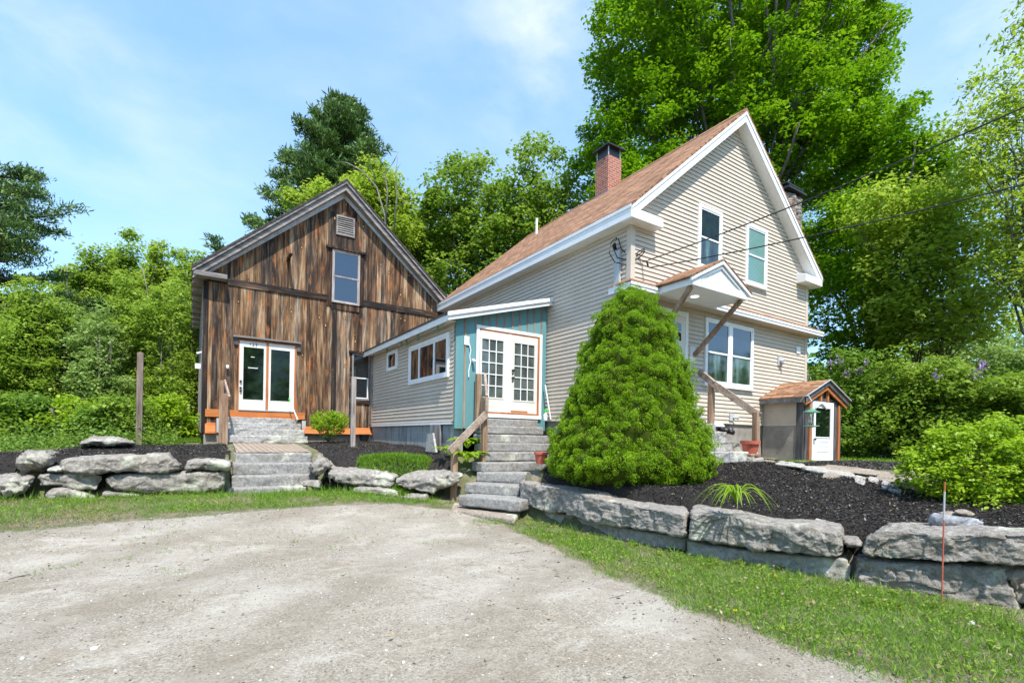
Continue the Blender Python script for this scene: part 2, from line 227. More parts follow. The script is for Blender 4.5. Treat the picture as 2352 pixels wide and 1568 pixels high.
# ------------------------------------------------------------------ object helpers
ORG={}
def tag(o,label=None,cat=None,group=None,kind=None):
    if label: o['label']=label
    if cat: o['category']=cat
    if group: o['group']=group
    if kind: o['kind']=kind
    return o
def thing(name,loc,label,cat,group=None):
    o=bpy.data.objects.new(name,None); COL.objects.link(o); o.location=loc; o.empty_display_size=.2; ORG[o.name]=Vector(loc); return tag(o,label,cat,group)
def link(name,me,parent,mat,origin=None):
    if mat is not None: me.materials.append(M[mat] if isinstance(mat,str) else mat)
    o=bpy.data.objects.new(name,me); COL.objects.link(o)
    if parent is not None:
        off=ORG[parent.name]; o.parent=parent; ORG[o.name]=off
    else:
        n=len(me.vertices); co_=np.empty(n*3,'f'); me.vertices.foreach_get('co',co_); co_=co_.reshape(-1,3)
        off=Vector(origin) if origin is not None else Vector(((co_[:,0].min()+co_[:,0].max())/2,(co_[:,1].min()+co_[:,1].max())/2,co_[:,2].min()))
        o.location=off; ORG[o.name]=off
    me.transform(Matrix.Translation(-off)); return o
class MB:
    def __init__(s,tf=None): s.v=[]; s.f=[]; s.c=[]; s.tf=tf; s.smooth=False
    def add(s,vs,fs,c=None):
        b=len(s.v)
        if s.tf: vs=[s.tf(*v) for v in vs]
        s.v+= [tuple(v) for v in vs]; s.f+=[tuple(i+b for i in f) for f in fs]; s.c+=[c if c else (.5,.5,0)]*len(fs); return s
    def box(s,x0,x1,y0,y1,z0,z1,c=None):
        v=[(x,y,z) for z in(z0,z1) for y in(y0,y1) for x in(x0,x1)]
        return s.add(v,[(0,2,3,1),(4,5,7,6),(0,1,5,4),(2,6,7,3),(0,4,6,2),(1,3,7,5)],c)
    def prism(s,poly,axis,a0,a1,c=None):   # poly of 2-tuples in the two other axes
        n=len(poly); mk={0:lambda p,a:(a,p[0],p[1]),1:lambda p,a:(p[0],a,p[1]),2:lambda p,a:(p[0],p[1],a)}[axis]
        v=[mk(p,a0) for p in poly]+[mk(p,a1) for p in poly]
        return s.add(v,[tuple(range(n)),tuple(range(2*n-1,n-1,-1))]+[(i,i+n,(i+1)%n+n,(i+1)%n) for i in range(n)],c)
    def beam(s,p,q,wd,h,up=(0,0,1),c=None):
        p=Vector(p);q=Vector(q);d=(q-p).normalized();u=Vector(up); sd=d.cross(u).normalized(); u=sd.cross(d).normalized()
        v=[e+sd*a*wd/2+u*b*h/2 for e in(p,q) for a,b in((-1,-1),(1,-1),(1,1),(-1,1))]
        return s.add(v,[(3,2,1,0),(4,5,6,7),(0,1,5,4),(1,2,6,5),(2,3,7,6),(3,0,4,7)],c)
    def tube(s,pts,r,n=8,r2=None,c=None):
        pts=[Vector(p) for p in pts]; m_=len(pts); vs=[]; fs=[]
        for i,p in enumerate(pts):
            d=(pts[min(i+1,m_-1)]-pts[max(i-1,0)]).normalized(); a=d.orthogonal().normalized() if abs(d.z)>.95 else d.cross(Vector((0,0,1))).normalized(); b=d.cross(a)
            rr=r if r2 is None else r+(r2-r)*i/(m_-1)
            vs+=[p+(a*math.cos(t*2*math.pi/n)+b*math.sin(t*2*math.pi/n))*rr for t in range(n)]
        for i in range(m_-1):
            for t in range(n): fs.append((i*n+t,i*n+(t+1)%n,(i+1)*n+(t+1)%n,(i+1)*n+t))
        fs+=[tuple(range(n-1,-1,-1)),tuple((m_-1)*n+t for t in range(n))]; return s.add(vs,fs,c)
    def lathe(s,cx,cy,prof,n=20,c=None):
        vs=[(cx+r*math.cos(t*2*math.pi/n),cy+r*math.sin(t*2*math.pi/n),z) for r,z in prof for t in range(n)]
        fs=[(i*n+t,i*n+(t+1)%n,(i+1)*n+(t+1)%n,(i+1)*n+t) for i in range(len(prof)-1) for t in range(n)]
        fs+=[tuple(range(n-1,-1,-1)),tuple((len(prof)-1)*n+t for t in range(n))]; return s.add(vs,fs,c)
    def build(s,name,mat,parent=None,bev=0,smooth=False,label=None):
        me=bpy.data.meshes.new(name); me.from_pydata([tuple(v) for v in s.v],[],s.f); me.update()
        bm=bmesh.new(); bm.from_mesh(me); bmesh.ops.recalc_face_normals(bm,faces=bm.faces); bm.to_mesh(me); bm.free()
        me.uv_layers.new(name='UVMap'); me.color_attributes.new('rnd','FLOAT_COLOR','CORNER'); uv=me.uv_layers['UVMap']; ca=me.color_attributes['rnd']; Z=Vector((0,0,1))
        for p in me.polygons:
            nn=p.normal
            if abs(nn.z)>.97: u=Vector((1,0,0)); v=Vector((0,1,0))
            else: u=Z.cross(nn).normalized(); v=nn.cross(u).normalized()
            for li in p.loop_indices:
                q=me.vertices[me.loops[li].vertex_index].co; uv.data[li].uv=(q.dot(u),q.dot(v)); cc=s.c[p.index]; ca.data[li].color=(cc[0],cc[1],cc[2],1)
            p.use_smooth=smooth
        o=link(name,me,parent,mat)
        if bev:
            b=o.modifiers.new('b','BEVEL'); b.width=bev; b.segments=1; b.limit_method='ANGLE'
        if label: o['label']=label
        return o
def rc(): return (random.random(),random.random(),random.random())
def sep(parent,name,mat,boxes,tf=None):
    for q in boxes: MB(tf).box(*q,rc()).build(name,mat,parent,.004)
def faceY(y0): return lambda u,w_,z:(u,y0-w_,z)      # wall facing -y, w outward
def faceX(x0): return lambda u,w_,z:(x0-w_,u,z)      # wall facing -x, u = y
def bx(tf,*a): return MB(tf).box(*a)

def quadcloud(name,P,U,V,mat,parent=None,rnd=None,origin=None,tri=False,label=None):
    """one small bent leaf per row: centre P, half-length U, half-width V"""
    n=len(P); 
    Wn=np.cross(U,V); Wn/= (np.linalg.norm(Wn,axis=1)[:,None]+1e-9); k=np.linalg.norm(V,axis=1)[:,None]*.35
    co_=np.stack([P-U,P+V+Wn*k,P+U,P-V+Wn*k],1).reshape(-1,3).astype('f')
    me=bpy.data.meshes.new(name); me.vertices.add(4*n); me.vertices.foreach_set('co',co_.ravel())
    me.loops.add(4*n); me.loops.foreach_set('vertex_index',np.arange(4*n,dtype='i')); me.polygons.add(n)
    me.polygons.foreach_set('loop_start',np.arange(0,4*n,4,dtype='i')); me.polygons.foreach_set('loop_total',np.full(n,4,'i')); me.update(calc_edges=True)
    at=me.attributes.new('rnd','FLOAT','POINT'); r=RNG.random(n) if rnd is None else rnd; at.data.foreach_set('value',np.repeat(r,4).astype('f'))
    o=link(name,me,parent,mat,origin)
    if label: o['label']=label
    return o
def unit(a): return a/(np.linalg.norm(a,axis=-1,keepdims=True)+1e-9)
def leaves(P,size,asp=.6,up=.5,outc=None,droop=0,szvar=.35):
    n=len(P); nn=RNG.normal(size=(n,3)); nn[:,2]=np.abs(nn[:,2])+up
    if outc is not None: nn+=unit(P-outc)*.7
    nn=unit(nn); a=unit(np.cross(nn,RNG.normal(size=(n,3)))); a[:,2]-=droop; a=unit(a); b=unit(np.cross(nn,a))
    s=size*(1+szvar*RNG.normal(size=(n,1))).clip(.4,1.8); return a*s*.5,b*s*.5*asp

# ------------------------------------------------------------------ rocks
def rock(name,secs,mat,label,cat='boulder',group=None,n=(26,12,12),rnd=7.,amp=.03,seed=0,rough=1.,parent=None):
    """secs: list of (front-bottom, front-top, back-top) points along the rock"""
    S=[]
    for s in secs:
        fb,ft,bt=[Vector(p) for p in s]; S.append((fb,ft,bt,Vector((bt.x,bt.y,fb.z-.0))))
    def at(a,b,c):
        t=(a+1)/2*(len(S)-1); i=min(int(t),len(S)-2); f=t-i; f_=f*f*(3-2*f)*.5+f*.5
        q=[S[i][k].lerp(S[i+1][k],f_) for k in range(4)]; fr=q[0].lerp(q[1],(c+1)/2); bk=q[3].lerp(q[2],(c+1)/2); return fr.lerp(bk,(b+1)/2)
    vs={}; V=[]; F=[]
    na,nb,nc=n
    def vid(i,j,k):
        if (i,j,k) not in vs:
            p=Vector((2*i/na-1,2*j/nb-1,2*k/nc-1)); l=(abs(p.x)**(rnd*1.6)+abs(p.y)**rnd+abs(p.z)**rnd)**(1/rnd)
            q=p/l*1.0; P=at(q.x,q.y,q.z); vs[(i,j,k)]=len(V); V.append(P)
        return vs[(i,j,k)]
    for i in range(na):
        for j in range(nb):
            for k in(0,nc): F.append((vid(i,j,k),vid(i+1,j,k),vid(i+1,j+1,k),vid(i,j+1,k))[::1 if k else -1])
    for i in range(na):
        for k in range(nc):
            for j in(0,nb): F.append((vid(i,j,k),vid(i+1,j,k),vid(i+1,j,k+1),vid(i,j,k+1))[::-1 if j else 1])
    for j in range(nb):
        for k in range(nc):
            for i in(0,na): F.append((vid(i,j,k),vid(i,j+1,k),vid(i,j+1,k+1),vid(i,j,k+1))[::1 if i else -1])
    me=bpy.data.meshes.new(name); me.from_pydata([tuple(v) for v in V],[],F); me.update()
    bm=bmesh.new(); bm.from_mesh(me); bmesh.ops.recalc_face_normals(bm,faces=bm.faces); bm.normal_update(); so_=Vector((seed*3.7,seed*1.3,seed*7.1))
    for v in bm.verts:
        q=v.co+so_; amp_=amp; d=noise.fractal(q*2.2,.9,2.1,3)*amp*1.2+noise.fractal(q*7.,.6,2.1,5)*amp*.8*rough+abs(noise.noise(q*14.))*amp*.5*rough
        vd=noise.voronoi(Vector((q.x*4.5,q.y*4.5,q.z*7)))[0]; d+=(vd[0]-.3)*amp*1.1*rough
        qd=Vector((q.x*3.1+noise.noise(q*2.3)*.9,q.y*3.1+noise.noise(q*2.1+Vector((5,0,0)))*.9,q.z*5.+noise.noise(q*2.7+Vector((0,9,0)))*1.1)); d+=(noise.cell(qd)-.5)*amp*.9*rough; top=max(0,v.normal.z)**2; v.co+=v.normal*d*(1-.62*top)
    bm.to_mesh(me); bm.free()
    for p in me.polygons: p.use_smooth=True
    o=link(name,me,parent,mat); 
    if parent is None: tag(o,label,cat,group)
    return o
def slab(x0,x1,y0,y1,z0,z1,skew=None):
    return [((x0,y0,z0),(x0,y0,z1),(x0,y1,z1)),((x1,y0,z0),(x1,y0,z1),(x1,y1,z1))]

# ------------------------------------------------------------------ ground
WALL=[(-60,17),(-8,14.2),(-3.6,12.7),(-2.5,11.75),(-1.3,11.5),(0.4,11.3),(0.7,11.6),(2.2,11.6),(2.5,11.45),(3.1,10.8),(4.05,9.95),(4.55,9.75),(5.0,7.9),(5.25,7.2),(5.45,5.6),(5.75,4.2),(5.95,3.2),(6.25,2.4),(6.4,1.7),(6.7,1.2),(7.9,-2),(13,-14),(60,-60)]
POLY=np.array(WALL+[(400,-60),(400,400),(-400,400),(-400,17)],float)
def inpoly(P,poly):
    x,y=P[:,0],P[:,1]; r=np.zeros(len(P),bool); j=len(poly)-1
    for i in range(len(poly)):
        xi,yi=poly[i]; xj,yj=poly[j]
        c=((yi>y)!=(yj>y))&(x<(xj-xi)*(y-yi)/(yj-yi+1e-12)+xi); r^=c; j=i
    return r
def segdist(P,poly,closed=True):
    d=np.full(len(P),1e9); n=len(poly)
    for i in range(n if closed else n-1):
        a=np.array(poly[i],float); b=np.array(poly[(i+1)%n],float); ab=b-a; t=(((P-a)@ab)/(ab@ab)).clip(0,1); q=a+t[:,None]*ab; d=np.minimum(d,np.hypot(*(P-q).T))
    return d
CP=np.array([(-1,11.8,1.0),(-2.2,12.4,1.0),(.3,11.8,1.03),(2,16.5,1.22),(-1.5,15,1.12),(-3,14.5,1.0),(-6,15,.6),(-12,18,.5),(-30,20,.4),(4.8,13,1.22),(4.8,16,1.26),(2.8,11.5,.90),(3.4,11.0,.88),(4.3,10.1,.86),(3.5,12.5,1.08),(5.2,10.4,1.05),(5.5,10.3,1.1),(8,10,1.5),(7.9,8.4,1.15),(6,6.6,.82),(6.4,5.2,.76),(6.3,3.4,.60),(6.9,2.2,.58),(7.2,1.2,.58),(9,4.5,.92),(13,6.4,1.03),(15,6.2,1.03),(10.5,7.2,1.12),(10,5.5,1.05),(12,4,.98),(14,2,.95),(20,5,1.0),(25,15,1.3),(0,35,1.2),(-12,30,.7),(9,0,.75),(14,-4,.8),(40,-10,1.0),(60,60,1.5)],float)
def smooth(t): t=t.clip(0,1); return t*t*(3-2*t)
STL=np.array([(.62,10.9),(2.75,10.9),(2.75,12.5),(.62,12.5)],float)
STP=np.array([(4.4,9.5),(5.0,7.6),(6.6,8.2),(8.0,9.6),(7.9,10.7),(5.9,10.7),(5.3,10.2)],float)
def ground_z(P):
    P=np.asarray(P,float); y=P[:,1]; lo=.30*smooth((y-6.5)/4.5)*(1-.3*smooth((P[:,0]-3)/3))
    lo=lo-.0*P[:,0]
    d2=((P[:,None,:]-CP[None,:,:2])**2).sum(2)+.15; wt=d2**-1.6; hi=(wt*CP[:,2]).sum(1)/wt.sum(1)
    ins=inpoly(P,POLY); sd=segdist(P,WALL,False)*np.where(ins,1,-1); t=smooth((sd+.02)/.30); z=lo*(1-t)+hi*t
    st=inpoly(P,STP); sp=.05+(P[:,1]-7.9)*.52-.1
    z=np.where(st,np.minimum(z,sp.clip(.02,1.6)),z)
    z=np.where(inpoly(P,STL),np.minimum(z,(.13+(P[:,1]-11.2)*.45).clip(.13,.8)),z)
    return z
def gz(x,y): return float(ground_z([(x,y)])[0])
def ong(x,y,up=0.):
    z=.9
    for _ in range(12):
        q=onp(2,z+up,x,y); z=.5*z+.5*gz(q.x,q.y)
    return onp(2,z+up,x,y)
def axis(lo,hi,st,far):
    a=list(np.arange(lo,hi+1e-6,st)); s=st; p=lo; l=[]
    while p>-far: s*=1.35; p-=s; l.append(p)
    s=st; p=hi; r=[]
    while p<far: s*=1.35; p+=s; r.append(p)
    return np.array(l[::-1]+a+r)
def gridmesh(name,X,Y,keep=None,off=0,mat=None,warp=0.,zfn=None):
    gx,gy=np.meshgrid(X,Y); P=np.stack([gx.ravel(),gy.ravel()],1); z=(zfn or ground_z)(P)+off
    nx=len(X); ny=len(Y); I=np.arange(nx*ny).reshape(ny,nx); Q=np.stack([I[:-1,:-1],I[:-1,1:],I[1:,1:],I[1:,:-1]],-1).reshape(-1,4)
    if keep is not None:
        cen=P[Q].mean(1); Q=Q[keep(cen)]
    used,inv=np.unique(Q,return_inverse=True); Q=inv.reshape(-1,4); V=np.column_stack([P,z])[used]
    me=bpy.data.meshes.new(name); me.from_pydata(V.tolist(),[],Q.tolist()); me.update()
    for p in me.polygons: p.use_smooth=True
    return link(name,me,None,mat,(0,0,0))
def nz2(P,s,seed=0): return np.array([noise.fractal(Vector((p[0]*s+seed,p[1]*s,seed*.7)),.8,2.,3) for p in P])
GO=tag(gridmesh('ground',axis(-6,12,.14,420),axis(-2,20,.14,420),None,0,'soil'),kind='structure')
DRIVE=[(-30,12),(-8,10.2),(-2.14,8.85),(-.76,9.0),(1.05,9.2),(2.2,9.3),(3.3,9.1),(4.1,8.4),(4.55,7.7),(4.2,5.6),(3.85,4.0),(3.7,2.6),(3.75,1.6),(3.95,.7),(4.6,-2),(8,-12),(-30,-12)]
dx=np.arange(-9,5.2,.07); dy=np.arange(-6,11,.07)
GV=np.empty(len(GO.data.vertices)*3,'f'); GO.data.vertices.foreach_get('co',GV); GV=GV.reshape(-1,3)[:,:2].astype(float)
dd_=segdist(GV,DRIVE)*np.where(inpoly(GV,np.array(DRIVE)),1,-1); at_=GO.data.attributes.new('drive','FLOAT','POINT'); at_.data.foreach_set('value',(.45+dd_*1.1).clip(0,1).astype('f'))
def kd(c):
    n_=nz2(c,1.1,3)*.22+nz2(c,5,9)*.08; ins=inpoly(c,np.array(DRIVE)); d=segdist(c,DRIVE)*np.where(ins,1,-1); return (d+n_)>.45
tag(gridmesh('driveway',dx,dy,kd,.006,'gravel'),kind='structure')
tag(gridmesh('driveway_far',axis(-9,5,1.,60)[:],np.arange(-60,-5.9,1.2),lambda c:(c[:,0]<6)&(c[:,0]>-40),.004,'gravel'),kind='structure')
MULCH=[[(-3.0,12.2),(-1.3,11.6),(.5,11.4),(.72,12.3),(.8,15.9),(-.3,16.2),(-2.2,15.3),(-3.2,13.6)],
       [(2.4,11.5),(3.05,10.75),(4.1,9.95),(4.75,9.8),(5.35,10.4),(5.3,10.6),(5.2,17.1),(2.9,17.1),(2.75,12.4),(2.6,11.9)],
       [(5.35,7.3),(5.75,4.4),(6.2,2.6),(6.6,1.2),(8.4,.8)]+[tuple(ong(*q)[:2]) for q in((2300,1150),(2180,1150),(2110,1136),(2040,1112),(1960,1098),(1890,1078),(1800,1062),(1740,1056),(1650,1054))]+[(8.3,6.9),(7.95,8.6),(6.5,8.4)]]
for k,pl in enumerate(MULCH):
    pa=np.array(pl); X=np.arange(pa[:,0].min()-.2,pa[:,0].max()+.2,.07); Y=np.arange(pa[:,1].min()-.2,pa[:,1].max()+.2,.07)
    def km(c,pa=pa): return (segdist(c,pa)*np.where(inpoly(c,pa),1,-1)+nz2(c,2,5)*.1)>0
    tag(gridmesh('mulch_bed',X,Y,km,.02,'mulch'),kind='structure')
def scatter(poly,n,off=0):
    pa=np.array(poly); lo=pa.min(0); hi=pa.max(0); out_=np.zeros((0,2))
    while len(out_)<n:
        q=lo+RNG.random((n*2,2))*(hi-lo); out_=np.vstack([out_,q[inpoly(q,pa)]])
    q=out_[:n]; return np.column_stack([q,ground_z(q)+off])
for k,(pl,n) in enumerate(zip(MULCH,(14000,14000,62000))):
    P=scatter(pl,n,.03); P[:,2]+=RNG.random(n)*.02; a=RNG.normal(size=(n,3)); a[:,2]*=.35; a=unit(a); b=unit(np.cross(a,RNG.normal(size=(n,3))*[.5,.5,1]))
    l=(.008+.019*RNG.random((n,1))); tag(quadcloud('mulch_chips',P,a*l,b*l*.3,'mulch_chip',rnd=RNG.random(n)**2*1.0),kind='stuff')
# pebbles on the drive
n=20000; P=scatter([(-6,9.6),(3,9.6),(4.2,8),(3.7,4),(3.7,1.6),(3.9,.8),(1,.8),(-1,2),(-4,5)],n,.008); 
a=RNG.normal(size=(n,3)); a[:,2]*=.3; a=unit(a); b=unit(np.cross(a,[0,0,1.])); l=.0035+.011*RNG.random((n,1))**4; tag(quadcloud('loose_pebbles',P,a*l,b*l*.8,'pebble'),kind='stuff')

# ------------------------------------------------------------------ building helpers
def siding(parent,name,tf,span,z0,z1,mat='siding',ex=.101,lip=.025,label=None):
    b=MB(tf); z=z0
    while z<z1-.01:
        zt=min(z+ex,z1); a0,a1=span(z); c0,c1=span(zt)
        if a1-a0>.05:
            if c1<c0: c0=c1=(a0+a1)/2
            j=random.uniform(-.0015,.0015)
            b.add([(a0,lip+j,z),(a1,lip+j,z),(c1,.003,zt),(c0,.003,zt),(a0,.0,z+.004),(a1,.0,z+.004)],[(0,1,2,3),(4,5,1,0)])
        z+=ex
    return b.build(name,mat,parent,label=label)
def pane(win,tf,u0,u1,z0,z1,w_,mat='glass',name='pane'):
    return MB(tf).add([(u0,w_,z0),(u1,w_,z0),(u1,w_,z1),(u0,w_,z1),(u0,w_-.006,z0),(u1,w_-.006,z0),(u1,w_-.006,z1),(u0,w_-.006,z1)],[(0,1,2,3),(4,7,6,5),(0,4,5,1),(1,5,6,2),(2,6,7,3),(3,7,4,0)]).build(name,mat,win)
def frame(tf,u0,u1,z0,z1,t,w0,w1,b=None):
    b=b or MB(tf); b.box(u0,u1,w0,w1,z1-t,z1); b.box(u0,u1,w0,w1,z0,z0+t); b.box(u0,u0+t,w0,w1,z0+t,z1-t); b.box(u1-t,u1,w0,w1,z0+t,z1-t); return b
def dh_window(parent,tf,u0,u1,z0,z1,mat='white_vinyl',g1='glass',g2=None,t=.075,sill=True,label=None):
    """double-hung window: frame, two sashes, two panes"""
    b=frame(tf,u0,u1,z0,z1,t,.0,.062)
    if sill: b.box(u0-.03,u1+.03,.0,.10,z0-.035,z0+.002)
    wn=b.build('window',mat,parent,.004,label=label); a0,a1,b0,b1=u0+t,u1-t,z0+t,z1-t; zm=(b0+b1)/2
    frame(tf,a0,a1,zm-.02,b1,.035,.024,.050).build('sash',mat,wn); frame(tf,a0,a1,b0,zm+.025,.042,.024,.040).build('sash',mat,wn)
    pane(wn,tf,a0+.03,a1-.03,zm,b1-.03,.032,g1); pane(wn,tf,a0+.035,a1-.035,b0+.035,zm,.031,g2 or g1); return wn
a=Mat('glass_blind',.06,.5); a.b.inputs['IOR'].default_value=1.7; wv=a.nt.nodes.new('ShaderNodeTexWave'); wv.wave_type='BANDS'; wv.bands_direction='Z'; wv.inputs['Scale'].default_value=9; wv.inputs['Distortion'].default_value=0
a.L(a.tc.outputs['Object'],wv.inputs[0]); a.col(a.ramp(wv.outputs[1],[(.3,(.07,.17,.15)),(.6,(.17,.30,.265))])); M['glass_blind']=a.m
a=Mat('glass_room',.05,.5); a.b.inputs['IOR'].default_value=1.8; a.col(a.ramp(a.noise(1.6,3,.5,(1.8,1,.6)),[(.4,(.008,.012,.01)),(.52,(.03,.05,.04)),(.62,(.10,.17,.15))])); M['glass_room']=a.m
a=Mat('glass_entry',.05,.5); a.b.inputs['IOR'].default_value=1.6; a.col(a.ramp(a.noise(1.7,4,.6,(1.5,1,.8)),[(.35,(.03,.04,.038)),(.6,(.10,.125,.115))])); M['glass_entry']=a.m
a=Mat('glass_painted_forest',.04,.5); a.b.inputs['IOR'].default_value=1.35; a.col(a.ramp(a.noise(3,5,.6),[(.4,(.004,.008,.005)),(.7,(.012,.028,.012))])); M['glass_painted_forest']=a.m  # mottled dark green puts a reflection of trees into the base colour

# ------------------------------------------------------------------ farmhouse
GY=7.64; LX=7.99; RX=15.5; AX=11.75
H=thing('farmhouse',(AX,GY,1.0),'two storey beige clapboard house with brown shingle roof, gable end facing the drive','house')
fy=faceY(GY); fx=faceX(LX)
def gspan(z):
    lo,hi=LX+.10,RX-.10
    if z>6.25: d=(9.70-z)/.861; lo=max(lo,AX-d); hi=min(hi,AX+d)
    return lo,hi
siding(H,'gable_wall',fy,gspan,1.96,9.72)
siding(H,'side_wall',fx,lambda z:(GY+.10,17.15),1.96,6.24)
MB().prism([(LX+.01,1.95),(RX-.02,1.95),(RX-.02,6.3),(AX,9.72),(LX+.01,6.3)],1,GY+.004,17.13).build('wall_body','siding',H)
sep(H,'corner_board','siding',[(LX-.03,LX+.105,GY-.03,GY+.105,1.93,6.2),(RX-.105,RX+.03,GY-.03,GY+.105,1.93,6.2)])
RS=.861
def rz(x): return 10.0-RS*abs(x-AX)
rf=MB(); 
for s in(-1,1):
    e=AX+s*4.06; rf.prism([(e,rz(e)),(AX,10.0),(AX,9.93),(e,rz(e)-.07)],1,7.335,17.16)
rf=rf.build('roof','shingle',H)
b=MB(); b.prism([(AX-.16,rz(AX-.16)+.022),(AX,10.03),(AX+.16,rz(AX+.16)+.022),(AX+.16,rz(AX+.16)+.004),(AX,10.008),(AX-.16,rz(AX-.16)+.004)],1,7.34,17.15); b.build('ridge_cap','shingle',rf)
for s in(-1,1):
    e=AX+s*4.04; b=MB(); b.prism([(e,rz(e)-.072),(AX,9.928),(AX,9.67),(e,rz(e)-.33)],1,7.355,7.385); b.prism([(e+s*.015,rz(e)-.075),(AX,9.925),(AX,9.845),(e+s*.015,rz(e)-.155)],1,7.335,7.354); b.build('rake_board','white_trim',rf)
    b=MB(); b.prism([(e,rz(e)-.31),(AX,9.69),(AX,9.66),(e,rz(e)-.34)],1,7.386,GY+.01); b.build('rake_soffit','soffit',rf)
b=MB(); b.box(7.69,7.72,7.36,17.15,6.2,6.49); b.box(7.675,7.689,7.36,17.15,6.40,6.475); b.build('fascia','white_trim',rf,.003)
b=MB(); b.box(7.721,7.99,7.39,17.15,6.2,6.225); b.build('soffit','soffit',rf)
b=MB(); b.box(15.78,15.81,7.36,17.15,6.2,6.49); b.box(15.51,15.779,7.39,17.15,6.2,6.225); b.build('fascia','white_trim',rf)
for x0,x1 in((7.70,8.68),(14.85,15.80)):
    b=MB(); b.prism([(7.345,6.19),(GY,6.19),(GY,6.50),(7.345,6.40)],0,x0,x1); b.build('eave_return','white_trim',rf,.008)
b=MB(); b.tube([(10.95,15.35,rz(10.95)-.02),(10.95,15.35,9.9)],.045,10); b.build('vent_pipe','white_vinyl',rf)
# brick chimney
zt=onp(1,12.0,1399.6,354.7).z; zc=onp(1,12.0,1399.6,323.6).z
ch=MB().box(11.42,12.03,12.0,12.62,9.2,zt); ch=ch.build('chimney','red_brick',H,.01,label='red brick chimney with black metal cap')
b=MB(); b.box(11.38,12.07,11.97,12.66,9.4,9.74); b.build('flashing','flashing',ch)
for x in(11.45,11.98):
    for y in(12.03,12.57): MB().box(x,x+.025,y,y+.025,zt,zc-.1).build('cap_post','galv',ch)
MB().box(11.48,11.97,12.06,12.56,zt-.01,zc-.12).build('cap_screen','dark_metal',ch)
b=MB(); b.add([(11.34,11.92,zc-.1),(12.11,11.92,zc-.1),(12.11,12.7,zc-.1),(11.34,12.7,zc-.1),(11.725,12.31,zc+.04),(11.34,11.92,zc-.14),(12.11,11.92,zc-.14),(12.11,12.7,zc-.14),(11.34,12.7,zc-.14)],[(0,1,4),(1,2,4),(2,3,4),(3,0,4),(5,8,7,6),(0,5,6,1),(1,6,7,2),(2,7,8,3),(3,8,5,0)]); b.build('chimney_cap','dark_metal',ch)
sc_=rock('stone_chimney',[((15.5,8.0,.9),(15.5,8.0,9.1),(15.5,9.2,9.1)),((15.95,8.0,.9),(15.9,8.0,9.15),(15.9,9.2,9.15))],'stone_masonry',None,n=(6,8,60),rnd=12,amp=.05,seed=5,parent=H); sc_['label']='rough fieldstone chimney rising behind the right rake'
rock('chimney_shoulder',[((15.52,8.05,.9),(15.52,8.05,4.9),(15.52,9.2,4.9)),((16.5,8.05,.9),(16.45,8.05,4.6),(16.45,9.2,4.6))],'stone_masonry',None,n=(10,8,40),rnd=12,amp=.05,seed=6,parent=sc_)
b=MB(); b.box(14.95,15.98,7.93,9.25,9.2,9.26); b.box(15.15,15.75,8.15,9.05,9.26,9.40); b.box(15.05,15.85,8.05,9.15,9.40,9.44); b.build('chimney_cap','dark_metal',sc_)
rock('chimney_upper',[((14.95,8.0,6.7),(14.98,8.02,9.2),(14.98,9.2,9.2)),((15.9,8.0,6.7),(15.92,8.02,9.2),(15.92,9.2,9.2))],'stone_masonry',None,n=(10,8,26),rnd=12,amp=.05,seed=7,parent=sc_)
# foundation
b=MB(); b.box(LX+.04,RX-.02,GY+.03,GY+.3,.6,1.955); b.box(LX+.04,LX+.3,GY+.31,17.1,.6,1.955); b.build('foundation','concrete',H,.01)
# upper and lower windows
dh_window(H,fy,10.24,11.18,5.72,7.27,g1='glass_painted_forest',g2='glass_room',label='upper window with dark tree reflection painted into the glass')
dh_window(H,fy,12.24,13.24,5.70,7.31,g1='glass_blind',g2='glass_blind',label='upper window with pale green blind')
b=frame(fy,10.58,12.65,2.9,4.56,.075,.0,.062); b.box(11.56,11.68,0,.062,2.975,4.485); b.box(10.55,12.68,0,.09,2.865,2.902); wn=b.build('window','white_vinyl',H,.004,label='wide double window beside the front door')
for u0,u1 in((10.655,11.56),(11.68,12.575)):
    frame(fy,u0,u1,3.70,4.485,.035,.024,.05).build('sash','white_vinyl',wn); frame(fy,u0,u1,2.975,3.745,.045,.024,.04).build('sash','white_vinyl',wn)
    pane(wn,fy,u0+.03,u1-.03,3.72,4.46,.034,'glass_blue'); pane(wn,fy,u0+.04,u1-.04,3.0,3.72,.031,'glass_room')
# pent roof
b=MB(); X0,X1,Y0=7.64,15.84,7.29
b.add([(X0,Y0,4.84),(X1,Y0,4.84),(RX+.0,GY,5.04),(LX,GY,5.04),(X0,7.98,4.84),(LX,7.98,5.04),(X1,7.98,4.84),(RX,7.98,5.04)],[(0,1,2,3),(4,0,3,5),(1,6,7,2)])
b.add([(X0,Y0,4.825),(X1,Y0,4.825),(RX+.0,GY,5.02),(LX,GY,5.02)],[(3,2,1,0)]); pr=b.build('pent_roof','shingle',H)
b=MB(); b.box(X0+.02,X1-.02,Y0+.01,Y0+.04,4.69,4.825); b.box(X0+.005,X1-.005,Y0-.006,Y0+.009,4.76,4.822); b.box(X0+.02,X0+.05,Y0+.041,7.98,4.69,4.825); b.box(X1-.05,X1-.02,Y0+.041,7.98,4.69,4.825); b.build('pent_fascia','white_trim',pr,.003)
b=MB(); b.box(X0+.051,X1-.051,Y0+.041,GY-.002,4.692,4.712); b.build('pent_soffit','siding_tan',pr)
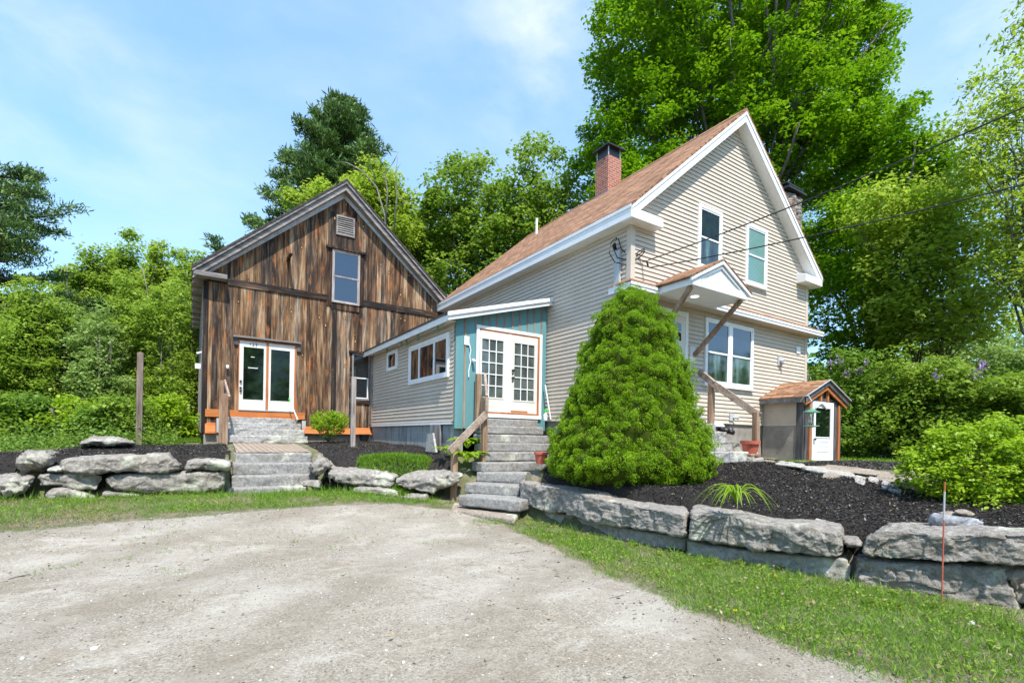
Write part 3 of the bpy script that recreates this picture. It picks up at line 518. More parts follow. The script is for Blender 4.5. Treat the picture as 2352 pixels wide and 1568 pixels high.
# entry canopy
b=MB(); b.box(8.53,10.5,6.45,6.49,4.70,4.865); b.box(8.53,8.56,6.491,7.62,4.70,4.85); b.box(10.47,10.5,6.491,7.62,4.70,4.85); b.box(8.561,10.469,6.491,7.62,4.715,4.735)
cn=b.build('entry_canopy','white_trim',H,.004,label='small gabled canopy over the front door')
b=MB()
for s in(-1,1):
    e=9.515+s*1.06; b.prism([(e,4.875),(9.515,5.42),(9.515,5.385),(e,4.84)],1,6.40,7.62)
b.build('canopy_roof','shingle',cn)
b=MB()
for s in(-1,1):
    e=9.515+s*1.05; b.prism([(e,4.838),(9.515,5.383),(9.515,5.30),(e,4.765)],1,6.41,6.46)
    e=9.515+s*.86; b.prism([(e,4.84),(9.515,5.28),(9.515,5.22),(e-s*.09,4.84)],1,6.448,6.475)
b.build('pediment_trim','white_trim',cn,.003)
b=MB()
for k in range(9):
    x0=8.7+k*.183; x1=x0+.176; h=lambda x:max(.0,5.24-.52*abs(x-9.515))
    b.prism([(x0,4.86),(x1,4.86),(x1,max(4.87,h(x1))),(x0 if not(x0<9.515<x1) else 9.515,max(4.87,h(9.515) if x0<9.515<x1 else h(x0))),(x0,max(4.87,h(x0)))][:5 if x0<9.515<x1 else 4],1,6.484,6.5)
b.build('pediment','white_trim',cn)
for x,wx in((8.62,8.66),(10.38,10.16)):
    b=MB(); b.beam((x,6.55,4.70),(wx,7.60,3.56),.09,.09,(1,0,0)); b.build('brace','post_wood',cn,.004)
b=MB(); b.lathe(9.35,7.0,[(.0,4.714),(.085,4.713),(.09,4.708),(.0,4.707)],18); b.build('downlight','lamp_glow',cn)
bx(fy,10.03,10.22,.0,.035,3.42,3.78).build('brace_plate','white_trim',H,.003)
# front door
b=frame(fy,8.86,9.92,2.10,4.56,.10,.0,.055); d_=b.build('front_door','white_trim',H,.003)
b=MB(fy); b.box(8.96,9.82,.024,.036,2.2,4.46); 
b.build('door_leaf','door_paint',d_)
for i in range(3):
    for j in range(2): pane(d_,fy,9.10+i*.2,9.27+i*.2,3.86+j*.22,4.05+j*.22,.042,'glass')
b=MB(fy); b.lathe; bx(fy,9.85,9.89,.055,.09,3.30,3.45).build('doorbell','black_plastic',H)
# fixtures
b=MB(fy); b.box(13.9,14.12,.02,.05,3.68,3.95); b.tube([(14.0,.05,3.82),(14.0,.14,3.80)],.06,10); b.tube([(14.06,.05,3.76),(14.08,.17,3.74)],.035,8); b.build('outdoor_outlet','galv',H,.003)
bx(fy,14.9,15.1,.02,.045,4.14,4.34).build('junction_plate','white_vinyl',H,.003)
b=MB(fy); b.box(11.66,11.84,.02,.045,2.04,2.24); b.tube([(11.80,.05,2.12),(11.86,.16,2.12)],.03,8); b.tube([(11.86,.15,2.16),(11.86,.15,2.07)],.025,8); b.build('hose_tap','galv',H)
b=MB(fy); b.box(10.9,11.45,.0,.03,1.88,1.99); b.build('basement_window','white_vinyl',H); bx(fy,11.4,11.75,-.01,.03,1.93,1.962).build('vent_strip','dark_metal',H)
b=MB(fy); b.tube([(11.28,.0,1.80),(11.28,.25,1.76)],.07,12); b.tube([(11.28,.25,1.76),(11.4,.32,1.72)],.06,12); b.build('dryer_vent','black_plastic',H,smooth=True)
# electrical mast on the side wall
b=MB(); b.tube([(7.93,8.05,4.9),(7.93,8.05,5.75)],.035,10); b.box(7.90,7.965,7.90,8.02,4.75,5.72); b.build('service_mast','galv',H)
b=MB(); b.tube([(7.93,8.05,5.75),(7.86,8.02,5.87),(7.80,7.98,5.80)],.035,10); b.build('weatherhead','black_plastic',H,smooth=True)
def arc(p,q,sag,n=14): p=Vector(p);q=Vector(q); return [p.lerp(q,t/n)-Vector((0,0,1))*sag*4*(t/n)*(1-t/n) for t in range(n+1)]
AT=(8.32,7.50,5.42); b=MB()
for pp in ([(1416,546),(1404,556),(1399,580),(1412,602),(1440,608),(1466,594),(1482,577)],[(1417,547),(1408,568),(1418,592),(1444,598),(1468,584),(1481,574)],[(1420,548),(1427,572),(1442,585),(1462,581),(1480,571)]): b.tube([atd(10.95-.2*k/len(pp),*q) for k,q in enumerate(pp)],.013,6)
b.tube([(8.32,7.60,5.46),(8.32,7.48,5.42),(8.34,7.46,5.30)],.022,6); b.build('service_drop_loop','black_plastic',H)
for nm,px,dd,st,lb in(('power_cable',(2420,178),6.0,(8.33,7.46,5.44),'upper black overhead cable running from the house gable out to the right'),('power_cable',(2420,372),7.0,(8.36,7.45,5.28),'lower thin overhead cable running from the house gable out to the right')):
    q=atd(dd,*px); q=Vector(st).lerp(q,1.6); b=MB(); b.tube(arc(st,q,.22,28),.012,5); o=b.build(nm,'black_plastic'); tag(o,lb,'cable','overhead cables')

# ------------------------------------------------------------------ cellar entry (small gabled porch on the gable wall)
cy0=6.52
E_=thing('cellar_entry',(14.2,cy0,1.03),'small gabled cellar entry with brown shingles, orange trim and white glazed door','entry')
sep(E_,'foundation','concrete',[(13.22,13.34,cy0+.1,GY-.01,.95,1.93),(15.1,15.22,cy0+.1,GY-.01,.95,1.93)])
siding(E_,'side_wall',faceX(13.25),lambda z:(cy0+.1,GY-.02),1.94,2.66,'siding_tan',lip=.014)
MB().prism([(13.26,1.94),(15.18,1.94),(15.18,2.62),(14.2,3.1),(13.26,2.62)],1,cy0+.06,GY-.005).build('wall_body','dark_slate_wood',E_)
b=MB()
for s in(-1,1):
    e=14.22+s*1.2; b.prism([(e,2.70),(14.22,3.20),(14.22,3.165),(e,2.665)],1,cy0-.14,GY-.003)
er=b.build('roof','shingle',E_)
b=MB()
for s in(-1,1):
    e=14.22+s*1.22; b.prism([(e,2.705),(14.22,3.205),(14.22,3.18),(e,2.68)],1,cy0-.165,cy0-.141)
b.build('drip_edge','galv',er)
b=MB(); b.box(13.04,13.07,cy0-.13,GY-.01,2.54,2.662); b.build('fascia','grey_wood_h',er)
b=MB()
for s in(-1,1):
    e=14.22+s*1.18; b.prism([(e,2.664),(14.22,3.162),(14.22,3.04),(e,2.54)],1,cy0-.12,cy0-.09)
b.build('rake_board','dark_slate_wood',er)
b=MB()
for s in(-1,1):
    e=14.22+s*1.16; b.prism([(e,2.545),(14.22,3.035),(14.22,2.93),(e-s*.06,2.475)],1,cy0-.085,cy0-.04)
for x in(13.98,14.36): b.box(x,x+.08,cy0-.03,cy0+.02,2.62,2.92)
b.build('orange_rafter','orange_wood_h',er)
b=MB(); 
for x0,x1 in((13.25,13.40),(14.80,14.96),(15.06,15.2)): b.box(x0,x1,cy0,cy0+.05,1.0,2.62)
b.box(13.2,13.24,cy0+.02,cy0+.2,1.0,2.6); b.box(13.25,15.2,cy0+.01,cy0+.055,2.60,2.70); b.build('front_boards','dark_slate_wood',E_,.003)
sep(E_,'orange_post','orange_wood',[(13.41,13.50,cy0-.04,cy0+.01,1.0,2.58),(14.97,15.06,cy0-.04,cy0+.01,1.0,2.56)])
ty=faceY(cy0); u0,u1=13.56,14.70
b=frame(ty,u0,u1,1.04,2.60,.17,.0,.035); b.box(u0+.17,u1-.17,0,.032,1.2,1.64); 
for z in(1.27,1.42,1.55): b.box(u0+.25,u1-.25,.033,.042,z,z+.018)
b.box(u0+.14,u1-.14,.03,.045,1.64,1.67); dr=b.build('door','white_vinyl',E_,.004)
pane(dr,ty,u0+.17,u1-.17,1.67,2.43,.015,'glass_painted_forest')
b=MB(ty); b.tube([(u0+.08,.035,1.60),(u0+.08,.09,1.60)],.025,8); b.box(u0+.065,u0+.095,.035,.045,1.47,1.56); b.build('handle','dark_metal',dr)
b=MB(ty); b.tube([(u0+.1+.07*t,.06,2.42+.13*math.sin(t*math.pi/8)) for t in range(9)],.022,6); b.build('door_wreath','white_vinyl',dr)
# bird feeder hanging from a hook
p=Vector((13.40,6.20,1.0)); BF=thing('bird_feeder',(p.x,p.y,1.95),'green topped tube bird feeder hanging beside the small cellar entry','bird feeder')
b=MB(); b.tube([(12.95,6.5,2.55),(12.85,6.35,2.68),(12.76,6.2,2.66),(12.74,6.12,2.52)],.012,6); b.tube([(12.74,6.12,2.52),(12.74,6.12,2.32)],.005,5); b.build('hook','galv',BF)
b=MB(); b.lathe(12.74,6.12,[(.02,2.36),(.06,2.32),(.19,2.26),(.19,2.245),(.02,2.25)],18); b.build('feeder_roof','green_metal',BF,smooth=False)
b=MB(); b.lathe(12.74,6.12,[(.055,1.92),(.055,2.25)],14); b.build('seed_tube','glass_clear',BF,smooth=True)
b=MB(); b.lathe(12.74,6.12,[(.03,1.90),(.17,1.93),(.18,1.915),(.02,1.885)],18); b.build('tray','green_metal',BF)
b=MB(); 
for a_ in range(3): b.tube([(12.74+.06*math.cos(a_*2.1),6.12+.06*math.sin(a_*2.1),1.92),(12.74+.06*math.cos(a_*2.1),6.12+.06*math.sin(a_*2.1),2.26)],.006,5)
b.build('wire','galv',BF)

# ------------------------------------------------------------------ connecting wing with teal entry
TY=10.62; WX=5.25
W_=thing('connecting_wing',(6.6,TY,1.0),'low lean-to wing with teal entry wall joining the house and the barn','wing')
ft=faceY(TY); fw=faceX(WX)
WR=lambda x:4.40+.275*(x-4.95)
siding(W_,'side_wall',fw,lambda z:(TY+.03,17.0),1.87,4.24,lip=.025)
MB().prism([(WX+.01,1.86),(7.97,1.86),(7.97,5.0),(WX+.01,4.28)],1,TY+.03,17.18).build('wall_body','siding',W_)
bx(fw,16.92,17.17,.0,.05,1.86,4.22).build('corner_board','tan_board',W_,.003)
b=MB(); b.box(WX+.05,WX+.3,TY+.1,17.15,.6,1.80); fd=b.build('foundation','block_wall',W_); 
bx(fw,TY+.1,17.1,-.03,.02,1.80,1.868).build('sill_board','white_trim',W_,.003)
b=MB(fw); b.box(11.35,11.95,-.02,.03,1.15,1.80); b.build('hatch_board','grey_wood',W_)
b=MB(); b.box(WX+.01,7.95,TY-.015,TY+.035,1.70,WR(WX)-.2); b.prism([(WX+.01,WR(WX)-.2),(7.95,WR(WX)-.2),(7.95,WR(7.95)-.16),(WX+.01,WR(WX)-.16)],1,TY-.015,TY+.035); b.build('teal_wall','teal_paint',W_)
b=MB(); 
px2=lambda x,y:((1080+x*.21676)*.9408,(720+y*.21676)*.9408)
for i,x in enumerate((378,458,533,622,703,793,873,965,1038,1120)):
    X=onp(1,TY-.03,*px2(x,300)).x; b.box(X-.018,X+.018,TY-.032,TY-.016,4.26,WR(X)-.17)
X=onp(1,TY-.03,*px2(255,700)).x; b.box(X-.02,X+.02,TY-.032,TY-.016,1.72,WR(X)-.17); b.build('batten','post_wood',W_)
b=MB(); b.prism([(4.93,WR(4.93)),(7.99,WR(7.99)),(7.99,WR(7.99)-.05),(4.93,WR(4.93)-.05)],1,10.38,17.18); wr=b.build('wing_roof','old_shingle',W_)
b=MB(); b.prism([(4.92,WR(4.92)-.004),(7.985,WR(7.985)-.004),(7.985,WR(7.985)-.10),(4.92,WR(4.92)-.10)],1,10.35,10.38); b.prism([(4.95,WR(4.95)-.10),(7.975,WR(7.975)-.10),(7.975,WR(7.975)-.20),(4.95,WR(4.95)-.20)],1,10.385,10.42); b.prism([(4.95,WR(4.95)-.05),(7.985,WR(7.985)-.05),(7.985,WR(7.985)-.07),(4.95,WR(4.95)-.07)],1,10.43,TY-.02); b.build('rake_board','white_trim',wr,.003)
b=MB(); b.box(4.95,4.985,10.43,17.17,4.20,4.35); b.build('fascia','gray_metal' if 0 else 'white_trim',wr,.003)
b=MB(); b.box(4.986,5.25,10.6,17.17,4.25,4.27); b.build('soffit','soffit',wr)
b=MB(); b.tube([(5.05,10.75+i*.35,4.22-.03*abs(math.sin(i*1.7))) for i in range(17)],.008,5)
for i in (1,4,6,7,10): b.box(5.03,5.06,10.75+i*.42,10.78+i*.42,4.05,4.22)
b.build('gutter_strap','green_metal',wr)
# windows on the wing's side wall
wn=frame(fw,10.88,13.48,2.95,4.04,.09,.0,.07).build('window','white_vinyl',W_,.004,label='wide sliding window reflecting the barn')
frame(fw,10.97,11.75,3.04,3.95,.045,.03,.055).build('sash','white_vinyl',wn); frame(fw,11.75,13.39,3.04,3.95,.045,.028,.05).build('sash','white_vinyl',wn); bx(fw,12.70,12.77,.03,.055,3.08,3.91).build('mullion','white_vinyl',wn)
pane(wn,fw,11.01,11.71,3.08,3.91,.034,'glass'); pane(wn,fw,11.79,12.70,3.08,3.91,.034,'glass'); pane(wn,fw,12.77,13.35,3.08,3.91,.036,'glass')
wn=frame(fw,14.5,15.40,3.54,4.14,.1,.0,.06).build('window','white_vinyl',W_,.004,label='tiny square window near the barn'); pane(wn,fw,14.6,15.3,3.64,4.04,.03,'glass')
# french doors
b=MB(ft); b.box(5.80,7.79,.03,.06,4.17,4.25); b.box(5.80,5.88,.03,.06,2.06,4.17); b.box(7.71,7.79,.03,.06,2.06,4.17); b.box(5.80,7.79,.03,.075,2.0,2.09); cs_=b.build('door_casing','white_vinyl',W_,.003)
b=MB(ft); b.box(5.881,7.709,.018,.045,4.13,4.169); b.box(7.655,7.709,.018,.05,2.12,4.13); b.box(5.881,7.709,.03,.065,2.092,2.13); b.build('door_jamb','orange_wood',cs_)
def fdoor(u0,u1,g0,g1,zz0,zz1,lab):
    z0,z1=2.135,4.128; b=MB(ft); b.box(u0,u1,.018,.045,z0,zz0); b.box(u0,u1,.018,.045,zz1,z1); b.box(u0,g0,.018,.045,zz0,zz1); b.box(g1,u1,.018,.045,zz0,zz1)
    frame(ft,g0-.035,g1+.035,zz0-.035,zz1+.035,.034,.0451,.055,b); d=b.build('french_door','door_paint',W_,.003,label=lab)
    b=MB(ft)
    for i in(1,2): x=g0+(g1-g0)*i/3; b.box(x-.011,x+.011,.034,.048,zz0,zz1)
    for j in range(1,5): z=zz0+(zz1-zz0)*j/5; b.box(g0,g1,.033,.047,z-.012,z+.012)
    b.build('muntin','white_vinyl',d); pane(d,ft,g0,g1,zz0,zz1,.028,'glass_entry'); return d
A=onp(1,TY,*px2(440,460)); B=onp(1,TY,*px2(665,1230)); Cc=onp(1,TY,*px2(805,515)); D=onp(1,TY,*px2(1015,1250))
d1=fdoor(5.90,6.755,A.x,B.x,2.50,3.93,'left french door'); d2=fdoor(6.80,7.65,Cc.x,D.x,2.47,3.93,'right french door with rust along the bottom')
bx(ft,6.735,6.80,.045,.068,2.14,4.128).build('astragal','white_vinyl',d1)
for z in(3.03,3.22):
    b=MB(ft); b.tube([(6.87,.045,z),(6.87,.10,z)],.033,10); b.tube([(6.87,.045,z-.09),(6.87,.055,z-.09)],.022,8); b.build('door_knob','dark_metal',d2,smooth=True)
bx(ft,6.83,7.35,.0451,.0475,2.15,2.20).build('rust_stain','orange_wood_h',d2)
b=MB(ft); b.box(5.47,5.60,.03,.05,3.72,3.93); b.tube([(5.60,.05,3.76),(5.64,.06,3.6),(5.62,.05,3.45),(5.64,.05,3.3),(5.60,.05,3.1),(5.60,.05,2.95)],.012,6); b.build('junction_plate','white_vinyl',W_)
b=MB(ft); b.tube([(5.71,.015,3.34),(5.71,.06,3.34)],.03,8); b.tube([(5.70,.06,3.37),(5.72,.15,3.33)],.035,10); b.build('security_camera','white_vinyl',W_,smooth=True)

# ------------------------------------------------------------------ barn
BY=17.19; BX0,BX1=.25,8.3; BA=4.22
Bn=thing('wooden_barn',(BA,BY,1.2),'weathered brown board barn with steep gable and white double glass doors','barn')
fb=faceY(BY)
def wtop(x): return 9.56-.862*abs(x-BA)
def boards(name,tf,x0,x1,z0f,z1f,mat,wd=(.13,.235),holes=(),parent=Bn):
    b=MB(tf); x=x0
    while x<x1-.02:
        w_=random.uniform(*wd); xe=min(x+w_,x1); t=random.uniform(.018,.028); zs=[(z0f(x),None)]
        segs=[(z0f((x+xe)/2)+random.uniform(-.02,.02),None)]
        za=segs[0][0]; zb0,zb1=z1f(x),z1f(xe); c=rc()
        cuts=sorted([(h[2],h[3]) for h in holes if h[0]<(x+xe)/2<h[1]]); z=za; parts=[]
        for h0,h1 in cuts: parts.append((z,h0,h0)); z=h1
        parts.append((z,zb0,zb1))
        for (a,b0,b1) in parts:
            if min(b0,b1)-a<.02: continue
            u0,u1=x+.002,xe-.002
            b.add([(u0,0,a),(u1,0,a),(u1,0,b1),(u0,0,b0),(u0,t,a),(u1,t,a),(u1,t,b1),(u0,t,b0)],[(0,3,2,1),(4,5,6,7),(0,1,5,4),(1,2,6,5),(2,3,7,6),(3,0,4,7)],c)
        x=xe
    return b.build(name,mat,parent)
boards('front_boards',fb,BX0,BX1,lambda x:1.55,lambda x:6.0,'barn_boards')
boards('gable_boards',fb,BX0+.1,BX1-.1,lambda x:6.0,wtop,'barn_boards')
boards('side_boards',faceX(BX0),BY+.03,28.8,lambda x:1.5,lambda x:6.2,'grey_wood')
MB().prism([(BX0+.01,1.4),(BX1-.01,1.4),(BX1-.01,6.1),(BA,9.6),(BX0+.01,6.1)],1,BY+.004,28.7).build('wall_body','barn_trim_v',Bn)
def bz(x): return 10.0-.88*abs(x-4.2)
b=MB()
for s in(-1,1):
    e=4.2+s*4.27; b.prism([(e,bz(e)),(4.2,10.0),(4.2,9.93),(e,bz(e)-.07)],1,16.76,28.9)
br=b.build('roof','old_shingle',Bn)
for s in(-1,1):
    e=4.2+s*4.25; b=MB(); b.prism([(e,bz(e)-.072),(4.2,9.928),(4.2,9.84),(e,bz(e)-.16)],1,16.78,16.82,rc()); b.prism([(e-s*.02,bz(e)-.16),(4.2,9.838),(4.2,9.64),(e-s*.02,bz(e)-.34)],1,16.84,16.88,rc()); b.build('rake_board','grey_wood_h',br)
    b=MB(); b.prism([(e,bz(e)-.30),(4.2,9.70),(4.2,9.67),(e,bz(e)-.33)],1,16.881,BY,rc()); b.build('rake_soffit','tan_board',br)
    b=MB(); e2=4.2+s*3.98; b.prism([(e2,wtop(e2)+.16),(BA,9.72),(BA,9.50),(e2,wtop(e2)-.03)],1,BY-.05,BY-.02); b.build('frieze_board','frieze_paint',Bn)
b=MB(); b.prism([(16.80,6.02),(BY,6.02),(BY,6.22),(16.80,6.15)],0,-.02,.82); b.build('eave_return','grey_wood_h',br,.006)
b=MB(); b.box(-.06,.24,16.84,28.8,6.06,6.10); 
for k in range(11): b.box(-.05,.235,17.4+k*1.05,17.5+k*1.05,5.9,6.06)
b.build('eave_soffit','tan_board',br)
b=MB(fb); 
for x0,x1,z in((.33,.85,5.98),(.851,1.95,5.95),(1.951,3.0,5.95),(3.001,3.76,5.95),(4.91,6.1,5.97),(6.101,7.2,5.97),(7.201,8.0,5.96)): MB(fb).box(x0,x1,.03,.055+random.uniform(0,.012),z,z+.20,rc()).build('girt_board','barn_trim',Bn)
sep(Bn,'vertical_trim','barn_trim_v',[(3.90,4.06,.03,.048,1.62,5.94),(BX0-.02,BX0+.12,.03,.045,1.5,5.97)],fb)
# loft window with dark casing, cap and louvred vent
b=MB(fb); b.box(3.70,3.86,.03,.06,5.80,7.72,rc()); b.box(4.78,4.93,.03,.06,5.95,7.72,rc()); b.box(3.86,4.78,.03,.06,5.72,5.92,rc()); b.box(3.66,4.97,.03,.13,7.72,7.79,rc()); b.box(3.72,3.97,.03,.052,7.80,8.95,rc()); b.box(4.60,4.72,.03,.052,7.80,8.8,rc()); b.box(3.971,4.599,.03,.045,7.80,8.2,rc()); lc=b.build('window_casing','barn_trim_v',Bn)
wn=dh_window(lc,lambda u,w_,z:(u,BY-.03-w_,z),3.86,4.78,5.93,7.70,'post_grey','glass_blue','glass_blue',.04,False)
b=frame(fb,3.97,4.58,8.22,8.88,.05,.03,.085)
for k in range(8):
    z=8.27+k*.072; b.add([(4.02,.03,z+.06),(4.53,.03,z+.06),(4.53,.075,z),(4.02,.075,z),(4.02,.03,z+.045),(4.53,.03,z+.045),(4.53,.07,z-.012),(4.02,.07,z-.012)],[(0,1,2,3),(4,7,6,5),(2,6,7,3)])
b.build('louver_vent','grey_wood_h',Bn); bx(fb,4.01,4.54,.028,.034,8.26,8.84).build('vent_backing','interior',Bn)
b=MB(fb); b.box(2.46,2.56,.02,.18,7.02,7.12); b.box(2.47,2.55,.18,.62,7.05,7.10); b.build('hoist_bracket','barn_trim',Bn)
# small window beside the wing
b=MB(fb); b.box(4.46,5.25,.03,.11,4.30,4.37,rc()); b.box(4.50,4.57,.03,.055,1.75,4.30,rc()); b.box(4.57,5.22,.03,.07,2.58,2.70,rc()); sw=b.build('window_casing','barn_trim',Bn)
frame(fb,4.575,5.18,2.71,4.29,.05,.034,.062).build('window_frame','grey_wood',sw); wn=frame(fb,4.63,5.13,2.76,3.48,.035,.036,.07).build('window_sash','white_trim',sw); pane(sw,fb,4.62,5.14,3.5,4.25,.045,'glass'); pane(sw,fb,4.66,5.10,2.79,3.45,.05,'glass')
# double doors
b=MB(fb); b.box(1.165,1.19,.03,.06,2.22,4.36); b.box(2.752,2.80,.03,.07,2.22,4.36); b.box(1.191,2.751,.03,.062,4.32,4.36); b.box(1.932,1.998,.03,.066,2.22,4.319); dj=b.build('door_frame','orange_wood',Bn)
b=MB(fb); b.box(1.02,2.92,.03,.16,4.40,4.45,rc()); b.build('door_header','grey_wood_h',Bn); sep(Bn,'header_block','dark_slate_wood',[(1.04,1.16,.03,.09,4.17,4.40),(2.81,2.93,.03,.09,4.15,4.40)],fb)
for u0,u1,g0,g1 in((1.192,1.93,1.30,1.86),(2.0,2.75,2.06,2.61)):
    z0,z1,h0,h1=2.225,4.318,2.53,4.14; b=MB(fb); b.box(u0,u1,.03,.055,z0,h0); b.box(u0,u1,.03,.055,h1,z1); b.box(u0,g0,.03,.055,h0,h1); b.box(g1,u1,.03,.055,h0,h1); frame(fb,g0-.02,g1+.02,h0-.02,h1+.02,.022,.055,.062,b)
    gd=b.build('glass_door','door_paint',Bn,.003); pane(gd,fb,g0,g1,h0,h1,.042,'glass_painted_forest')
    if u0<1.5:
        for z in(3.08,2.88,2.79):
            b=MB(fb); b.tube([(1.235,.055,z),(1.235,.11,z)],.032,10); b.build('door_knob','dark_metal',gd,smooth=True)
        b=MB(fb); b.box(1.43,1.70,.044,.046,3.50,3.525); b.box(1.43,1.445,.044,.046,3.49,3.54); b.box(1.685,1.70,.044,.046,3.49,3.54); b.box(1.5,1.6,.044,.046,3.84,3.86); b.build('door_sticker','paper',gd)
        fc=bpy.data.curves.new('house_number','FONT'); fc.body='123'; fc.size=.135; fc.extrude=.004; fc.align_x='CENTER'; fc.space_character=1.25; to=bpy.data.objects.new('tmp',fc); COL.objects.link(to)
        dg=bpy.context.evaluated_depsgraph_get(); me=bpy.data.meshes.new_from_object(to.evaluated_get(dg)); bpy.data.objects.remove(to)
        me.transform(Matrix.Translation((1.56,BY-.060,4.185))@Matrix.Rotation(R(90),4,'X')); link('house_number',me,gd,'dark_metal')
bx(fb,1.18,2.78,.03,.10,2.195,2.222).build('threshold','galv',Bn)
bx(fb,.33,3.09,.03,.075,1.965,2.19).build('orange_sill','orange_wood_h',Bn,.005)
b=MB(fb); b.add([(.33,.03,1.80),(.60,.03,1.80),(.60,.16,1.48),(.33,.16,1.48),(.33,.03,1.45),(.60,.03,1.45)],[(0,1,2,3),(3,2,5,4),(0,3,4),(1,5,2)]); b.build('orange_skirt','orange_wood_h',Bn); b=MB(fb); b.add([(3.0,.03,1.75),(5.28,.03,1.75),(5.28,.14,1.52),(3.0,.14,1.52),(3.0,.03,1.50),(5.28,.03,1.50)],[(0,1,2,3),(3,2,5,4),(0,3,4),(1,5,2)]); b.build('orange_skirt','orange_wood_h',Bn)
sep(Bn,'grey_panel','galv',[(.62,.86,.03,.06,1.5,1.93),(3.0,3.12,.03,.06,1.55,1.93)],fb)
MB().box(BX0+.05,BX1-.1,BY-.005,BY+.3,.6,1.52).build('foundation','concrete',Bn,.01)
b=MB(fb); b.tube([(.88,.03,3.50),(.88,.10,3.48)],.035,10); b.tube([(.88,.10,3.52),(.88,.12,3.42)],.04,10); b.build('security_camera','white_vinyl',Bn,smooth=True)
b=MB(); b.tube([(.22,17.5,3.9),(.10,17.5,3.85)],.03,8); b.box(.06,.2,17.45,17.6,3.4,3.55); b.build('side_lamp','white_vinyl',Bn)

# ------------------------------------------------------------------ granite stairs
def stone(parent,fl,fr,z,th,back,mat='granite_step',seed=0,amp=.009,name='step',n=(34,8,6)):
    """long slab: front edge fl-fr at top height z, reaching 'back' metres behind"""
    fl=Vector((fl[0],fl[1],z)); fr=Vector((fr[0],fr[1],z)); d=(fr-fl).normalized(); bk=Vector((-d.y,d.x,0))*back
    dn=Vector((0,0,-th)); return rock(name,[(fl+dn,fl,fl+bk),(fr+dn,fr,fr+bk)],mat,None,n=n,rnd=60,amp=amp,seed=seed,parent=parent,rough=.8)
c6=lambda x,y:((1100+x*.17857)*.9408,(1000+y*.17857)*.9408)
ST=thing('granite_stairs',(5.6,8.6,.1),'long grey granite stairs climbing to the teal entry doors','stairs')
for i,(l,r,z) in enumerate([((110,1165),(925,1244),.385),((200,1005),(925,1045),.575),((350,850),(1250,885),.775)]):
    a=onp(2,z,*c6(*l)); b=onp(2,z,*c6(*r)); stone(ST,a,b+(b-a)*(.12 if i==2 else .02),z,.20,.75,seed=20+i)
for i,(x0,x1,y,z) in enumerate([(5.10,6.85,8.93,.965),(5.36,7.25,9.27,1.175),(5.52,7.45,9.60,1.375),(5.68,7.60,9.93,1.57),(5.84,7.62,10.22,1.785),(6.0,7.62,10.46,1.965)]):
    stone(ST,(x0,y),(x1,y),z,.2,.5 if i<5 else .2,seed=30+i)
g=thing('granite_threshold',(0,0,0),'','x'); bpy.data.objects.remove(g)
a=onp(2,.14,*c6(0,1350)); b=onp(2,.14,*c6(870,1475)); a2=onp(2,.14,*c6(60,1265)); b2=onp(2,.14,*c6(935,1360))
o=rock('paver_slab',[((a.x,a.y,.0),(a.x,a.y,.13),(a2.x,a2.y,.16)),((b.x,b.y,.0),(b.x,b.y,.12),(b2.x+.1,b2.y,.16))],'granite_brown','flat pinkish stone slab lying at the foot of the long granite stairs','paving slab',n=(30,8,4),rnd=24,amp=.008,seed=3)
SB=thing('barn_steps',(1.9,16.5,1.2),'four pale grey rough granite steps under the white barn doors','stairs')
for i,(y,z) in enumerate([(15.95,1.43),(16.22,1.62),(16.5,1.80),(16.78,1.975)]): stone(SB,(.86-.01*i,y),(2.98-.06*i,y),z,.215,.45,'pale_step',seed=50+i,n=(40,8,8),amp=.02)
SL=thing('landing_stairs',(1.6,11.8,.3),'low granite stairs rising from the grass to the brick landing','stairs')
for i,((xl,yl),(xr,yr),d) in enumerate([((520,1119),(708,1118),10.3),((532,1092),(725,1090),10.6),((536,1064),(722,1062),10.9),((541,1041),(716,1040),11.25)]):
    a=atd(d,(xl+xr)/2,(yl+yr)/2); l=onp(1,a.y,xl,yl); r=onp(1,a.y,xr,yr); z=a.z; stone(SL,(l.x,a.y),(r.x,a.y),z,.27,.6,seed=60+i,amp=.018)
    ylast=a.y; zl=z; xl_,xr_=l.x,r.x
b=MB(); Xs=np.linspace(xl_+.02,xr_+.05,12); Ys=np.linspace(ylast+.22,15.93,14)
V=[(x+(y-ylast)*.04,y,zl+.005+(y-ylast)/(15.93-ylast)*(1.215-zl)+.012*noise.noise(Vector((x*2,y*2,1)))) for y in Ys for x in Xs]; b.add(V,[(j*12+i,j*12+i+1,(j+1)*12+i+1,(j+1)*12+i) for j in range(13) for i in range(11)]); b.build('brick_path','paver').__setitem__('kind','structure')
FS=thing('front_steps',(9.4,6.6,1.1),'pale granite steps climbing to the front door behind the conical evergreen','stairs')
for i,(y,z) in enumerate([(6.02,1.29),(6.42,1.51),(6.72,1.72),(6.98,1.91),(7.22,2.08)]): stone(FS,(8.5,y),(10.3-.04*i,y),z,.23,.55 if i<4 else .42,'pale_step',seed=70+i,n=(30,8,8),amp=.022)
b_=rock('foundation_ledge',[((10.3,6.35,1.0),(10.4,6.45,1.28),(10.4,7.3,1.42)),((11.3,6.9,.95),(11.3,7.0,1.16),(11.3,7.6,1.30)),((12.3,7.1,.95),(12.3,7.2,1.12),(12.3,7.6,1.2))],'flat_stone','rough pale ledge stone beside the lowest front step','rock',n=(26,10,8),rnd=5,amp=.05,seed=8)

